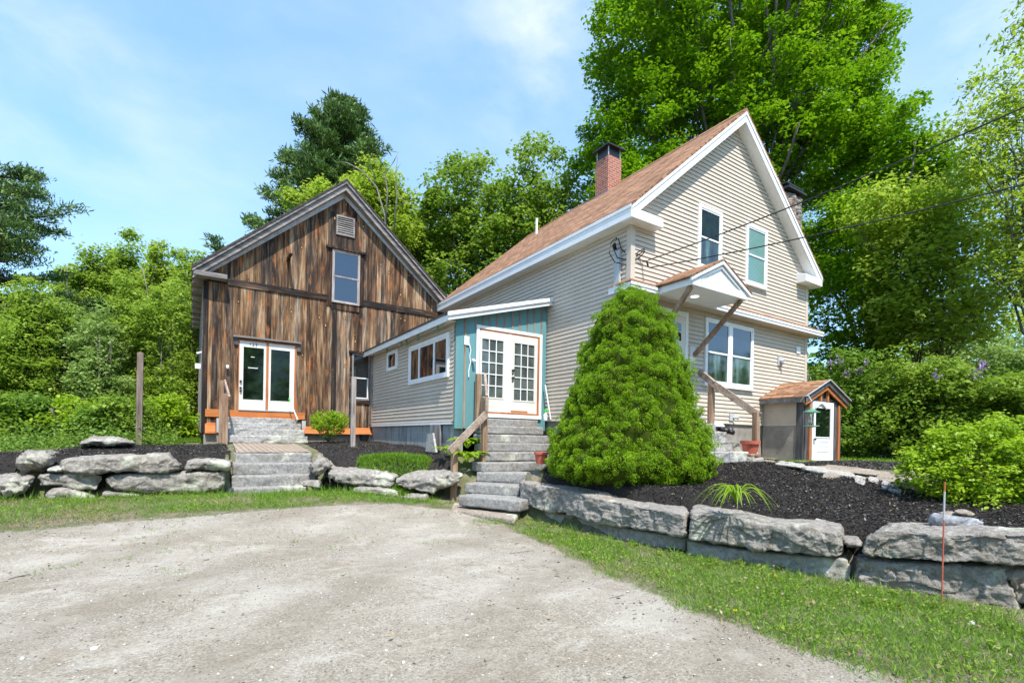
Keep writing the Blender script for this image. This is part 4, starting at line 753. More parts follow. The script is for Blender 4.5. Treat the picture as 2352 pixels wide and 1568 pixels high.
# ------------------------------------------------------------------ boulders
f5=lambda x,y:(x*.32,893.8+y*.32); f6=lambda x,y:(658.6+x*.26,893.8+y*.26); f7=lambda x,y:(1129+x*.24,1034.9+y*.24); f8=lambda x,y:(1599.4+x*.32,987.8+y*.32)
def prock(label,plane,f,secs,mat='granite',dz=.03,group='boulders of the retaining walls',back=None,**k):
    P0,P1=plane; S=[]; sd_=k.get('seed'); dz={14:.17,15:.12,21:.06,22:.07,23:.04,12:.03,2:.04,5:.02,3:.04,1:.03}.get(sd_,dz)
    for s in secs:
        fb=onv(P0,P1,*f(*s[0])); ft=onv(P0,P1,*f(*s[1]))
        n=Vector((P1[0]-P0[0],P1[1]-P0[1],0)).normalized(); n=Vector((-n.y,n.x,0)); bt=None
        if len(s)>2 and s[2] is not None:
            for k_ in (1,.75,.5,.25,.1):
                bt=onp(2,ft.z+dz*k_,*f(*s[2]))
                if (bt-ft).dot(n)>.28: break
            else: bt=None
        if bt is None: bt=ft+n*(back or .5)+Vector((0,0,dz*.5))
        S.append((fb,ft,bt))
    return rock('boulder',S,mat,label,group=group,**k)
LP=((-2.2,11.3),(.5,11.05)); LPl=((-2.2,11.38),(.5,11.13))
# left wall, upper course then lower course
prock('rounded pale boulder at the left end of the upper course',((-2.9,11.5),(-1.3,11.25)),f5,[((115,550),(120,500),(170,430)),((170,580),(190,455),(230,424)),((300,592),(320,450),(340,424)),((385,560),(415,480),(430,428))],rnd=3.,amp=.04,seed=1,n=(24,14,14))
prock('long straight boulder topping the left wall beside the mulch',LP,f5,[((425,590),(432,505),(440,485)),((700,598),(700,490),(715,466)),((1000,602),(1010,480),(1020,460)),((1200,598),(1215,478),(1210,452)),((1315,585),(1318,550),(1268,470))],rnd=7,amp=.03,seed=2,n=(90,18,18))
prock('small speckled boulder between the long top boulder and the landing steps',LP,f5,[((1325,580),(1340,520),(1355,500)),((1480,582),(1490,505),(1500,485)),((1655,580),(1668,520),(1640,478))],rnd=4.5,amp=.035,seed=3,n=(24,12,12))
prock('low craggy boulder under the rounded one in the left wall',LPl,f5,[((290,695),(288,610),(300,600)),((480,705),(480,606),(490,596)),((690,722),(690,600),(690,590)),((745,640),(742,625),(735,610))],rnd=7,amp=.04,seed=4,n=(34,10,12))
prock('long smooth lower boulder in front of the landing steps',LPl,f5,[((752,680),(752,640),(760,620)),((850,725),(830,612),(835,600)),((1150,742),(1150,600),(1160,592)),((1480,742),(1500,592),(1500,586)),((1615,700),(1615,590),(1610,582))],rnd=7,amp=.025,seed=5,n=(90,16,18))
prock('big sloping boulder at the far left edge of the picture',((-4.0,11.6),(-1.4,11.2)),f5,[((-120,760),(-120,640),(-100,600)),((0,770),(0,640),(20,600)),((150,755),(150,625),(160,585)),((240,700),(250,620),(250,590))],rnd=4,amp=.05,seed=6,n=(34,14,14))
prock('half buried boulder under the craggy low one',((-2.2,11.30),(.5,11.05)),f5,[((340,790),(345,720),(380,700)),((480,800),(490,712),(500,700)),((700,790),(700,770),(690,720))],rnd=4,amp=.035,seed=7,n=(24,10,10))
prock('flat grey stone barely showing in the grass below the long smooth boulder',((-2.2,11.28),(.5,11.03)),f5,[((715,780),(715,735),(730,725)),((1020,780),(1020,755),(1000,740))],rnd=5,amp=.02,seed=9,n=(20,8,6))
prock('broad humped boulder lying on the mulch by the tall thin post',((-3,13.9),(1,13.9)),f5,[((550,402),(555,390),(590,372)),((650,402),(650,350),(680,332)),((850,405),(860,350),(830,335)),((978,402),(980,388),(930,360))],rnd=3.5,amp=.05,seed=10,dz=.02,n=(30,12,10),group=None)
prock('stack of small flat stones beside the rounded boulder',LP,f5,[((328,592),(330,566),(345,562)),((440,592),(445,565),(430,530))],'flat_stone',rnd=4,amp=.02,seed=11,n=(14,8,6))
# middle wall
MP=((2.2,11.15),(4.35,9.35)); MPl=((2.25,11.22),(4.4,9.42))
prock('pointed lichen covered boulder right of the landing steps',((2.0,11.2),(3.0,10.9)),f6,[((195,740),(195,700),(235,640)),((290,775),(285,590),(290,576)),((400,680),(395,650),(370,600))],rnd=3.5,amp=.05,seed=12,n=(18,14,14))
prock('small block wedged below the pointed boulder',((2.0,11.1),(3.0,10.6)),f6,[((135,860),(135,812),(170,790)),((300,880),(300,810),(300,785))],rnd=6,amp=.02,seed=13,n=(14,8,8))
prock('flat topped dark fronted boulder under the square grass mat',MP,f6,[((370,780),(362,742),(410,648)),((560,842),(560,742),(590,650)),((760,850),(760,755),(850,660)),((925,862),(935,775),(1038,700))],rnd=10,amp=.035,seed=14,n=(44,16,12))
prock('wedge shaped boulder tapering down beside the lower handrail post',((3.3,10.2),(4.45,9.1)),f6,[((945,860),(945,790),(1000,730)),((1080,900),(1080,780),(1150,715)),((1270,930),(1290,770),(1320,700)),((1430,850),(1450,740),(1440,700)),((1565,790),(1570,745),(1520,720))],rnd=5,amp=.045,seed=15,n=(40,16,14))
prock('small dark stone tucked left of the granite stairs',((4.6,9.5),(5.3,10.0)),f6,[((1535,800),(1535,735),(1560,705)),((1665,770),(1665,715),(1650,690))],rnd=4,amp=.03,seed=16,n=(14,10,10))
prock('thin ledge stone in the grass under the flat topped boulder',((2.6,10.5),(4.2,9.2)),f6,[((560,905),(570,870),(600,860)),((800,935),(800,875),(800,868)),((1000,965),(980,900),(960,880))],rnd=5,amp=.025,seed=17,n=(26,8,8))
prock('low rough stone in the grass under the wedge shaped boulder',((3.6,9.5),(4.5,8.9)),f6,[((1010,985),(1010,945),(1030,935)),((1235,992),(1235,935),(1200,925))],rnd=5,amp=.025,seed=18,n=(16,8,8))
# right wall
B1=((5.12,7.62),(5.40,4.25)); B2=((5.40,4.2),(5.92,2.45)); B3=((5.92,2.45),(6.38,1.2)); off=.07
sh=lambda p,o:((p[0][0]+o,p[0][1]),(p[1][0]+o,p[1][1]))
prock('long boulder under the evergreen right of the stairs',B1,f7,[((262,530),(252,290),(480,212)),((640,590),(640,360),(750,330)),((1000,682),(1000,450),(1130,395)),((1400,752),(1400,528),(1560,372)),((1865,828),(1862,610),(1905,480))],rnd=22,amp=.024,seed=21,n=(130,34,34))
prock('big white topped boulder behind which the strappy lily grows',B2,f8,[((-58,785),(-48,590),(0,505)),((200,815),(200,615),(330,505)),((480,865),(500,678),(700,545)),((800,898),(820,688),(930,550)),((1030,918),(1025,740),(1045,605))],rnd=22,amp=.024,seed=22,n=(120,36,34))
prock('large bright boulder carrying the driftwood log',B3,f8,[((1188,870),(1210,800),(1290,665)),((1340,925),(1330,718),(1420,655)),((1780,952),(1780,748),(1720,660)),((2100,945),(2100,745),(2100,680)),((2480,985),(2480,745),(2480,700))],rnd=18,amp=.024,seed=23,n=(130,34,36))
prock('long dark base stone below the boulder under the evergreen',sh(B1,.15),f7,[((250,660),(262,545),None),((700,760),(700,610),None),((1200,855),(1200,725),None),((1830,965),(1830,835),None)],'dark_base_stone',rnd=14,amp=.022,seed=24,back=.4,n=(60,8,10))
prock('flat faced dark base stone below the white topped boulder',sh(B2,.12),f8,[((-80,890),(-80,790),None),((300,960),(300,855),None),((700,1045),(700,895),None),((1085,1090),(1085,925),None)],'dark_base_stone',rnd=14,amp=.022,seed=25,back=.4,n=(50,8,10))
prock('wide tan base stone behind the orange tipped stake',sh(B3,.08),f8,[((1165,1150),(1130,920),None),((1500,1210),(1400,950),None),((1900,1250),(1800,965),None),((2330,1330),(2215,985),None)],'granite',rnd=14,amp=.024,seed=26,back=.4,n=(90,10,36))
prock('brown corner stone at the lower right edge of the picture',((6.3,1.5),(6.75,.55)),f8,[((2290,1260),(2240,985),None),((2700,1400),(2700,1000),None)],'granite_brown',rnd=5,amp=.05,seed=27,back=.5,n=(20,10,16))
o=prock('small rounded stone plugging the gap between the two biggest right boulders',((5.9,2.75),(6.2,2.1)),f8,[((1065,850),(1060,800),(1070,775)),((1190,870),(1190,805),(1180,780))],rnd=3,amp=.02,seed=28,n=(12,8,8))
# far part of the right wall, out of the picture edge
# edging stones of the upper path
def flat(label,px,f,z,th,mat='flat_stone',seed=0,name='path_stone',cat='stone',group='flat stones edging the path',amp=.02,rnd=5):
    """px: near-left, near-right, far-right, far-left corners seen on the plane z"""
    a,b,c,d=[ong(*f(*p),up=.06) for p in px]; dn=Vector((0,0,-th)); return rock(name,[(a+dn,a,d),(b+dn,b,c)],mat,label,cat,group,n=(20,10,5),rnd=rnd,amp=amp,seed=seed)
flat('long thin pale edging stone just below the cellar entry door',[(760,268),(1150,330),(1130,300),(800,245)],f8,.99,.08,seed=31)
flat('tan angular edging stone left of the square white one',[(880,330),(1035,330),(1000,285),(950,285)],f8,.96,.08,'granite_brown',32)
flat('square white edging stone in the middle of the path edge',[(1130,360),(1215,390),(1222,330),(1145,315)],f8,.93,.08,seed=33,amp=.012)
flat('grey edging stone right of the square white one',[(1225,350),(1310,380),(1315,335),(1240,322)],f8,.93,.08,seed=34)
flat('long grey edging stone running under the bright shrub',[(1310,395),(1480,450),(1500,420),(1340,345)],f8,.90,.1,seed=35)
flat('broad flat slab at the right end of the path by the shrub',[(1250,340),(1640,385),(1620,340),(1320,300)],f8,1.0,.06,'granite_brown',36)
flat('wide weathered slab behind the edging stones',[(830,262),(1300,315),(1420,300),(980,240)],f8,1.02,.05,'granite_brown',37)
flat('low flat stone in the mulch near the front steps',[(420,205),(560,225),(580,205),(440,190)],f8,1.05,.06,'granite_brown',38)
flat('thin pale stone beside the flower pot step',[(560,235),(760,262),(790,240),(600,215)],f8,1.03,.05,seed=39)
c8=lambda x,y:((1840+x*.19133)*.9408,(880+y*.19133)*.9408)
o=rock('path_stone',[(onp(1,6.05,*c8(622,1305)),onp(1,6.05,*c8(625,1282)),onp(1,6.05,*c8(640,1278))+Vector((0,.2,0))),(onp(1,6.05,*c8(750,1345)),onp(1,6.05,*c8(752,1290)),onp(1,6.05,*c8(745,1280))+Vector((0,.2,0)))],'granite_brown','reddish brown loaf shaped stone in front of the cellar entry','stone',n=(16,10,10),rnd=4,amp=.02,seed=40)
# concrete slab and pavers on left bed
a=atd(10.15,*f5(1268,475)); MBo=MB(); b_=atd(10.25,*f5(1475,488)); d_=(b_-a).normalized(); n_=Vector((-d_.y,d_.x,0)); MBo.beam(a+n_*.14-Vector((0,0,.03)),b_+n_*.14-Vector((0,0,.03)),.28,.075); tag(MBo.build('concrete_slab','concrete',None,.008),'thin grey concrete slab lying on the mulch behind the left wall','slab')
q=onp(0,5.1,1003,1020); MBo=MB(); MBo.prism([(q.y-.32,1.12),(q.y+.30,1.12),(q.y+.22,1.55),(q.y-.12,1.58)],0,4.93,4.98); o=MBo.build('leaning_paver','flat_stone'); tag(o,'grey angular paver leaning on the block foundation of the wing','paver')
MBo=MB(); MBo.lathe(4.75,16.2,[(.12,1.26),(.17,1.5),(.185,1.5),(.185,1.53),(.15,1.53),(.13,1.45)],18); tag(MBo.build('plant_bucket','black_plastic'),'black plastic nursery bucket in the corner between barn and wing','bucket')
for k,(px,lab) in enumerate([((700,1009,33),'flat pale stone in the mulch below the small barn shrub'),((748,1013,26),'thin stone slab in front of the small barn shrub')]):
    q=onp(2,1.22,px[0]+30,px[1]+4); rock('bed_stone',[(q+Vector((-.35,-.1,-.05)),q+Vector((-.35,-.1,0)),q+Vector((-.3,.35,.02))),(q+Vector((.35,-.1,-.05)),q+Vector((.35,-.1,0)),q+Vector((.3,.3,.02)))],'flat_stone',lab,'stone',None,n=(16,8,5),rnd=4,amp=.02,seed=80+k)
for k,x in enumerate((730,880,1010,1160,1210)):
    q=onp(2,1.10,*f5(x,408)); s=.10+.06*(k%2); rock('bed_stone',[(q+Vector((-s,-.05,-.05)),q+Vector((-s,-.05,.03)),q+Vector((-s,.15,.04))),(q+Vector((s,-.05,-.05)),q+Vector((s,-.05,.03)),q+Vector((s,.15,.04)))],'flat_stone',['small pale stone right of the humped boulder','flat stone at the foot of the tall thin post','little white stone between post and grass tuft','small grey stone just left of the grass tuft','tiny stone touching the grass tuft by the barn'][k],'stone','little stones on the left bed',n=(10,6,5),rnd=3.5,amp=.02,seed=90+k)
# driftwood and two stones on the bright boulder
zt_=onv(*B3,*f8(1780,748)).z+.045; l0=onp(2,zt_+.05,*f8(1700,640)); l1=onp(2,zt_+.05,*f8(2085,668))
rock('driftwood_log',[(l0+Vector((.0,-.0,-.07)),l0+Vector((0,0,.06)),l0+Vector((.10,.06,.08))),(l0.lerp(l1,.3)+Vector((-.03,-.03,-.09)),l0.lerp(l1,.3)+Vector((0,0,.045)),l0.lerp(l1,.3)+Vector((.13,.06,.05))),(l1+Vector((0,0,-.055)),l1+Vector((0,0,.03)),l1+Vector((.10,.05,.03)))],'driftwood','silvery driftwood log lying on the bright boulder','log',n=(40,10,10),rnd=3.2,amp=.018,seed=41)
for lab,x0,x1,y,dz,sd in(('grey green flat stone on the driftwood log',1755,1930,600,.105,42),('brown flat stone topmost on the driftwood log',1860,2010,585,.14,43)):
    p0=onp(2,zt_+dz,*f8(x0,y)); p1=onp(2,zt_+dz-.015,*f8(x1,y+12)); rock('flat_stone',[(p0+Vector((0,0,-.02)),p0+Vector((0,0,.015)),p0+Vector((.1,.04,.02))),(p0.lerp(p1,.5)+Vector((-.03,-.03,-.035)),p0.lerp(p1,.5)+Vector((-.01,0,.03)),p0.lerp(p1,.5)+Vector((.13,.05,.03))),(p1+Vector((0,0,-.03)),p1+Vector((0,0,.0)),p1+Vector((.1,.04,.0)))],'granite_brown',lab,'stone','flat stones on the driftwood',n=(18,8,6),rnd=3.2,amp=.012,seed=sd)

# ------------------------------------------------------------------ posts, rails, small things
def vpost(name,b0,z0,z1,w_,mat,label,cat='post',group=None,lean=(0,0)):
    m_=MB(); m_.beam((b0.x,b0.y,z0),(b0.x+lean[0],b0.y+lean[1],z1),w_,w_,(0,1,0)); return tag(m_.build(name,mat,None,.004),label,cat,group)
p=atd(13.5,319,1018); vpost('wooden_post',p,p.z-.25,p.z+208*13.5/1131,.14,'post_brown','tall free standing grey post left of the barn','post')
p=atd(13.9,810,1018); vpost('wooden_post',p,p.z-.2,p.z+153*13.9/1131,.12,'post_grey','weathered pale post in front of the small barn window','post')
HR=thing('stair_handrail',(4.75,9.5,.2),'weathered wooden handrail on the left of the long granite stairs','handrail')
pl=atd(10.3,1042,1145); pm=atd(10.75,1111,1055); pt=Vector((5.80,10.45,1.85))
for p,z1,mt in((pl,atd(10.3,1042,1022).z,'post_wood'),(pm,atd(10.75,1112,912).z,'post_wood'),(pt,3.03,'post_wood')):
    m_=MB(); m_.beam((p.x,p.y,p.z-.15),(p.x,p.y,z1),.115,.115,(0,1,0)); m_.build('post',mt,HR,.005)
r0=atd(10.2,1035,1034); r1=atd(10.62,1117,950); r2=Vector((5.90,10.30,2.99)); rk=atd(10.62,1118,912)
m_=MB(); m_.beam(r0+(r0-r1)*.03,r1,.05,.15); m_.build('rail','rail_wood',HR,.005); m_=MB(); m_.beam(r1+Vector((.0,0,.03)),rk,.07,.06,(0,1,0)); m_.build('rail','rail_wood',HR,.004); m_=MB(); m_.beam(rk,r2,.06,.10); m_.build('rail','rail_wood',HR,.004)
HB=thing('barn_handrail',(.8,15.8,1.2),'short brown handrail left of the pale barn steps','handrail')
m_=MB(); m_.beam((.72,16.7,1.2),(.72,16.7,3.02),.11,.11,(0,1,0)); m_.build('post','post_wood',HB,.005); m_=MB(); m_.beam((.78,15.75,1.1),(.78,15.75,2.58),.13,.10,(0,1,0)); m_.build('post','post_wood',HB,.005); m_=MB(); m_.beam((.80,16.8,3.02),(.86,15.6,2.46),.05,.10); m_.build('rail','rail_wood',HB,.004)
HF=thing('front_handrail',(10.35,6.5,1.2),'sloping grey brown handrail on the right of the front steps','handrail')
m_=MB(); m_.beam((10.22,7.15,1.9),(10.22,7.15,2.93),.12,.12,(0,1,0)); m_.build('post','post_wood',HF,.005); m_=MB(); m_.beam((10.35,6.12,1.0),(10.35,6.12,2.16),.12,.12,(0,1,0)); m_.build('post','post_wood',HF,.005)
q0=atd(11.9,1606,853); q1=atd(11.45,1640,882); q2=atd(10.75,1745,955); m_=MB(); m_.beam(q0,q1,.07,.15); m_.build('rail','rail_wood',HF,.005); m_=MB(); m_.beam(q1+(q0-q1)*.05,q2,.07,.15); m_.build('rail','rail_wood',HF,.005)
PT=thing('flower_pot',(10.02,5.86,1.29),'empty terracotta coloured pot on a wooden tray by the front steps','flower pot')
pc=atd(10.55,1723,1030); z0=pc.z-.10; m_=MB(); m_.lathe(pc.x,pc.y,[(.13,z0),(.175,z0+.20),(.20,z0+.20),(.205,z0+.27),(.185,z0+.27),(.17,z0+.21)],26); m_.build('pot','terracotta',PT,smooth=False); m_=MB(); m_.lathe(pc.x,pc.y,[(.16,z0+.19),(.165,z0+.215),(.0,z0+.215)],20); m_.build('pot_soil','mulch',PT); m_=MB(); m_.box(pc.x-.19,pc.x+.19,pc.y-.15,pc.y+.15,z0-.06,z0-.005); m_.build('tray','post_wood',PT,.01)
rock('pot_rest_stone',[((pc.x-.25,pc.y-.2,z0-.35),(pc.x-.2,pc.y-.18,z0-.065),(pc.x-.2,pc.y+.2,z0-.065)),((pc.x+.3,pc.y-.2,z0-.35),(pc.x+.22,pc.y-.18,z0-.065),(pc.x+.2,pc.y+.2,z0-.065))],'granite','grey stone carrying the terracotta pot','stone',seed=44,n=(12,8,8),rnd=5,amp=.03)
# driveway marker stake
b0=onp(2,.0,2163,1379); dd=(b0-EYE).dot(FW); t0=atd(dd,2170,1106); SK=thing('driveway_marker',b0,'thin orange and white driveway stake standing in front of the tan base stone','stake')
def lp(t): return b0.lerp(t0,t)
for nm,a,b,mt in(('shaft',-.03,.68,'terracotta'),('reflector_band',.68,.92,'galv'),('tip',.92,1.,'orange_wood')): m_=MB(); m_.tube([lp(a),lp(b)],.007 if nm=='shaft' else .0085,8); m_.build(nm,mt,SK)
m_=MB(); p0=onp(1,16.95,663,915); p1=onp(1,16.75,682,964); m_.tube([p0+Vector((0,-.05,0)),p1+Vector((0,-.15,0))],.018,6); G1=m_.build('garden_stick','white_vinyl'); tag(G1,'white stick with green tip leaning on the barn doors','stick'); m_=MB(); m_.tube([p0+Vector((0,-.05,.0)),p0.lerp(p1,.15)+Vector((0,-.065,0))],.022,6); ORG[G1.name]=G1.location.copy(); m_.build('stick_tip','green_tape',G1)
m_=MB(); m_.lathe(7.72,10.28,[(.05,1.97),(.055,2.1),(.02,2.16),(.02,2.2)],12); SBt=m_.build('spray_bottle','white_vinyl'); tag(SBt,'white spray bottle with green head right of the french doors','bottle'); ORG[SBt.name]=SBt.location.copy(); m_=MB(); m_.box(7.66,7.78,10.25,10.31,2.2,2.25); m_.build('spray_head','green_tape',SBt)
m_=MB(); m_.tube([(7.95,10.35,2.0),(7.86,10.5,2.92)],.02,6); tag(m_.build('leaning_pipe','white_vinyl'),'thin white pipe leaning beside the right french door','pipe')
tpx=atd(9.2,1243,1050); m_=MB(); m_.lathe(tpx.x,tpx.y,[(.09,tpx.z-.12),(.12,tpx.z+.06),(.135,tpx.z+.06),(.135,tpx.z+.1),(.11,tpx.z+.1)],18); tag(m_.build('flower_pot','terracotta'),'terracotta pot half hidden by the evergreen next to the stairs','flower pot')
q=atd(15.5,178,1003); m_=MB()
for k in range(8): m_.tube([(q.x-.28+.09*k,q.y+.2*(k%3),q.z+.10*(k//2)-.05),(q.x+.30-.02*k,q.y-.2+.2*(k%3),q.z+.12*(k//2)+.02*(k%3)-.05)],.06,8)
tag(m_.build('log_pile','bark'),'small dark pile of sticks and logs at the edge of the left wood','log pile')
q=atd(15.3,203,992); m_=MB(); m_.lathe(q.x,q.y,[(.03,q.z-.1),(.06,q.z+.05),(.02,q.z+.06)],10); tag(m_.build('garden_cone','orange_paint'),'tiny orange object on the small log pile','marker')

# ------------------------------------------------------------------ vegetation
def curve_pts(p,q,bend,n=6,jit=.0):
    p=Vector(p);q=Vector(q); out_=[]
    for i in range(n+1):
        t=i/n; v=p.lerp(q,t)+Vector(bend)*math.sin(t*math.pi)
        if 0<i<n and jit: v+=Vector([random.uniform(-jit,jit) for _ in range(3)])
        out_.append(v)
    return out_
def clumps_in(blobs,n,shell=.7):
    B=np.array(blobs,float); wt=(B[:,3]*B[:,4]*B[:,5])**.67; k=RNG.choice(len(B),n,p=wt/wt.sum()); d=unit(RNG.normal(size=(n,3)))
    r=np.where(RNG.random(n)<shell,RNG.uniform(.78,1.02,n),RNG.random(n)**.4*.8); return B[k,:3]+d*B[k,3:]*r[:,None]
def broadleaf(name,label,cat,base,H,blobs,nclump,per,leaf,cr,mat,tr=.2,group=None,nl=16,bark='bark',shell=.7,flat=.62,trunks=1,up=.9,asp=.62,droop=.0,twig=False):
    base=Vector(base); T=thing(name,base,label,cat,group); b=MB(); bl=[(base.x+x,base.y+y,base.z+z,rx,ry,rz_) for x,y,z,rx,ry,rz_ in blobs]
    C=clumps_in(bl,nclump,shell); tops=[]
    for k in range(trunks):
        o=Vector((random.uniform(-.4,.4),random.uniform(-.4,.4),0))*(trunks>1); top=base+Vector((bl[0][0]-base.x+random.uniform(-1,1)*.1*H*(trunks>1),bl[0][1]-base.y+random.uniform(-1,1)*.1*H*(trunks>1),H*.82)); pts=curve_pts(base+o*.4-Vector((0,0,.2)),top,(random.uniform(-.2,.2),random.uniform(-.2,.2),0),8,.01*H)
        b.tube(pts,tr,8,tr*.18); tops.append(pts)
    for k in range(nl):
        pts=tops[k%trunks]; i=random.randint(2,6); c=C[random.randrange(len(C))]; s=pts[i]; q=Vector(c); 
        if q.z<s.z: s=pts[max(1,i-2)]
        rr=tr*(.5-.05*i); b.tube(curve_pts(s,q,(0,0,(q-s).length*.08),5,.03*(q-s).length),rr,6,rr*.25)
        if twig:
            for _ in range(3):
                q2=Vector(C[RNG.integers(len(C))]); m_=s.lerp(q,.6)
                if (q2-m_).length<H*.25: b.tube(curve_pts(m_,q2,(0,0,.1),4,.05),rr*.35,5,rr*.1)
    b.build('trunk',bark,T,smooth=True)
    P=np.repeat(C,per,0)+unit(RNG.normal(size=(nclump*per,3)))*(RNG.random((nclump*per,1))**.42)*np.repeat(RNG.uniform(.7,1.35,(nclump,1)),per,0)*[cr*1.5,cr*1.5,cr*1.5*flat]; cen=np.array([base.x,base.y,base.z+H*.5]); U,V=leaves(P,leaf,asp,up,np.repeat(C,per,0)-[0,0,cr*.6] if 1 else cen,droop)
    rn=(np.repeat(RNG.random(nclump),per)*.5+RNG.random(nclump*per)*.5); quadcloud('crown',P,U,V,mat,T,rn); return T
def copy_tree(o,loc,rz_=0,sc=1,label=None):
    c=o.copy(); COL.objects.link(c); c.location=loc; c.rotation_euler=(0,0,rz_); c.scale=(sc if isinstance(sc,tuple) else (sc,)*3)
    if label: c['label']=label
    for ch in o.children:
        d=ch.copy(); COL.objects.link(d); d.parent=c
        for g in ch.children: e=g.copy(); COL.objects.link(e); e.parent=d
    return c
def P2(d,x,y=1000): v=atd(d,x,y); return Vector((v.x,v.y,gz(v.x,v.y)))

# big maple behind the farmhouse
p=P2(27,1705); k=27/1131
def blobp(d,x,y,rpx,rpz,base,dep=1.): v=atd(d,x,y)-base; return (v.x,v.y,v.z,rpx*d/1131,rpx*d/1131*dep,rpz*d/1131)
bl=[blobp(27,1700,180,235,260,p),blobp(26,1520,120,170,170,p),blobp(27,1520,330,175,150,p),blobp(26,1850,130,165,190,p),blobp(25,1800,330,190,170,p),blobp(27,1700,-60,280,170,p),blobp(25,1470,470,130,110,p),blobp(25,1900,420,140,140,p),blobp(26,1945,90,90,60,p),blobp(27,1390,370,70,80,p),blobp(26,1440,90,95,70,p),blobp(24,2020,470,90,80,p),blobp(24,1960,300,90,70,p)]
broadleaf('maple_tree','huge bright green maple towering behind the farmhouse roof','tree',p,21,bl,1750,130,.18,.50,'maple_leaf',.5,nl=60,trunks=3,shell=.78)
p=P2(21,2020); bl=[blobp(21,2040,300,75,70,p),blobp(21,2110,400,75,70,p),blobp(21,2010,560,130,130,p),blobp(21,2060,380,80,90,p),blobp(20,1960,700,110,130,p),blobp(22,1930,560,110,110,p),blobp(21,2080,500,90,90,p),blobp(21,1960,860,110,90,p)]
broadleaf('maple_tree','dark green tree close behind the right corner of the farmhouse','tree',p,11,bl,520,100,.16,.45,'maple_leaf',.28,nl=26,trunks=2)
# trees behind the wing
for (d,x,blp,lb) in ((31,1075,[(1075,480,105,115),(1010,520,70,80),(1130,560,100,110),(1060,640,110,80)],'rounded green tree rising directly above the roof of the low wing'),
                     (29,1235,[(1235,430,80,110),(1280,520,90,110),(1200,560,90,110),(1330,600,80,100),(1250,650,130,80)],'taller leafy tree left of the brick chimney'),
                     (34,965,[(960,620,60,80),(930,540,40,45)],'smaller light green tree touching the right slope of the barn roof')):
    p=P2(d,x); bl=[blobp(d,a,b_,c,e,p) for a,b_,c,e in blp]; broadleaf('broadleaf_tree',lb,'tree',p,(998-blp[0][1])*d/1131+1.5,bl,420,60,.23,.5,'wood_leaf',.22,'trees behind the buildings',nl=26,trunks=2,shell=.65)
d=29; p=P2(d,850); bl=[blobp(d,a,b_,c,e,p) for a,b_,c,e in ((850,420,55,50),(900,450,45,50),(710,465,50,30),(800,470,80,40),(900,530,60,50))]
broadleaf('broadleaf_tree','yellow green young tree in front of the tall pine behind the barn','tree',p,14,bl,240,55,.2,.42,'airy_leaf',.16,'trees behind the buildings',nl=18,trunks=2,shell=.6)
# dead tree
p=P2(27,890); T=thing('dead_tree',p,'bare pale dead tree with forked branches behind the right slope of the barn','tree'); b=MB()
V2=lambda x,y,o=0: atd(27+o,x,y)
for pts,r in (([p,V2(885,500),V2(865,430),V2(835,395),V2(800,375),V2(785,372)],.11),([V2(885,520),V2(890,440),V2(885,400),V2(905,370),V2(912,355)],.09),([V2(905,530),V2(912,450),V2(908,400),V2(915,350)],.07),([V2(908,430),V2(925,460),V2(938,470)],.035),([V2(890,430),V2(872,385),V2(862,365)],.035),([V2(865,430),V2(850,375),V2(853,352)],.03),([V2(915,470),V2(940,462)],.03),([V2(906,400),V2(922,372)],.03)): b.tube([Vector(q) for q in pts],r*.6,6,r*.15)
b.build('branches','dead_bark',T,smooth=True)

def pine(name,label,base,H,Lf,trunk,zs,nw,ntuft,needle,dirs=None,group=None,width_px=1.,up=.25):
    """Lf(t): branch length at height fraction t; tufts of needles sit along the outer part of each branch"""
    base=Vector(base); T=thing(name,base,label,'tree',group); b=MB(); tp=base+Vector((0,0,H)); b.tube(curve_pts(base-Vector((0,0,.2)),tp,(.1,.1,0),10,.03),trunk,8,trunk*.1); PP=[];DD=[];RN=[]
    for w_ in range(nw):
        t=zs+(1-zs)*(w_+random.random()*.5)/nw; z=base.z+H*t; nb=random.randint(6,8)
        for j in range(nb):
            a=random.uniform(0,2*math.pi); Lb=Lf(t,a)*random.uniform(.65,1.12)
            if Lb<.15: continue
            q0=Vector((base.x,base.y,z)); dv=Vector((math.cos(a),math.sin(a),0)); up_=up+.35*t; q1=q0+dv*Lb+Vector((0,0,Lb*up_*random.uniform(.3,1.2)))
            pts=curve_pts(q0,q1,(0,0,-Lb*.07),5,.03*Lb); b.tube(pts,.02+.02*Lb,5,.01); sd=dv.cross(Vector((0,0,1)))
            for m_ in range(int(3+Lb*4.2)):
                s=random.uniform(.3,1.0); c=q0.lerp(q1,s)+Vector((0,0,-Lb*.07*math.sin(s*math.pi)))+sd*random.gauss(0,.22*Lb*(1.15-s)+.08)+Vector((0,0,random.uniform(-.05,.15))); r=random.random()
                n=ntuft; dirn=RNG.normal(size=(n,3))*.75+np.array(dv)*.55+[0,0,.55]; dirn=unit(dirn); PP.append(np.array(c)+dirn*needle*.5+RNG.normal(size=(n,3))*[.2,.2,.07]); DD.append(dirn); RN.append(np.full(n,r)*.6+RNG.random(n)*.4)
    b.build('trunk','bark',T,smooth=True); P=np.vstack(PP); D_=np.vstack(DD); U=D_*needle*.5*(1+.3*RNG.normal(size=(len(P),1))).clip(.4,1.6); V=unit(np.cross(D_,RNG.normal(size=D_.shape)))*needle*.13; quadcloud('needles',P,U,V,'needle',T,np.concatenate(RN)); return T
p=P2(33,775); p.z=gz(p.x,p.y)
def Lf1(t,a):
    base_=7.6*(1-t)**.60 if t>.45 else 7.0
    w_=math.cos(a-math.atan2(-RT.y,-RT.x)); return base_*(1+.22*max(0,w_)*(1-t))
pine('pine_tree','tall dark white pine with layered branches rising behind the barn',p,(998-232)*33/1131+1.5-p.z,Lf1,.38,.25,34,34,.36)
p=P2(24,-25)
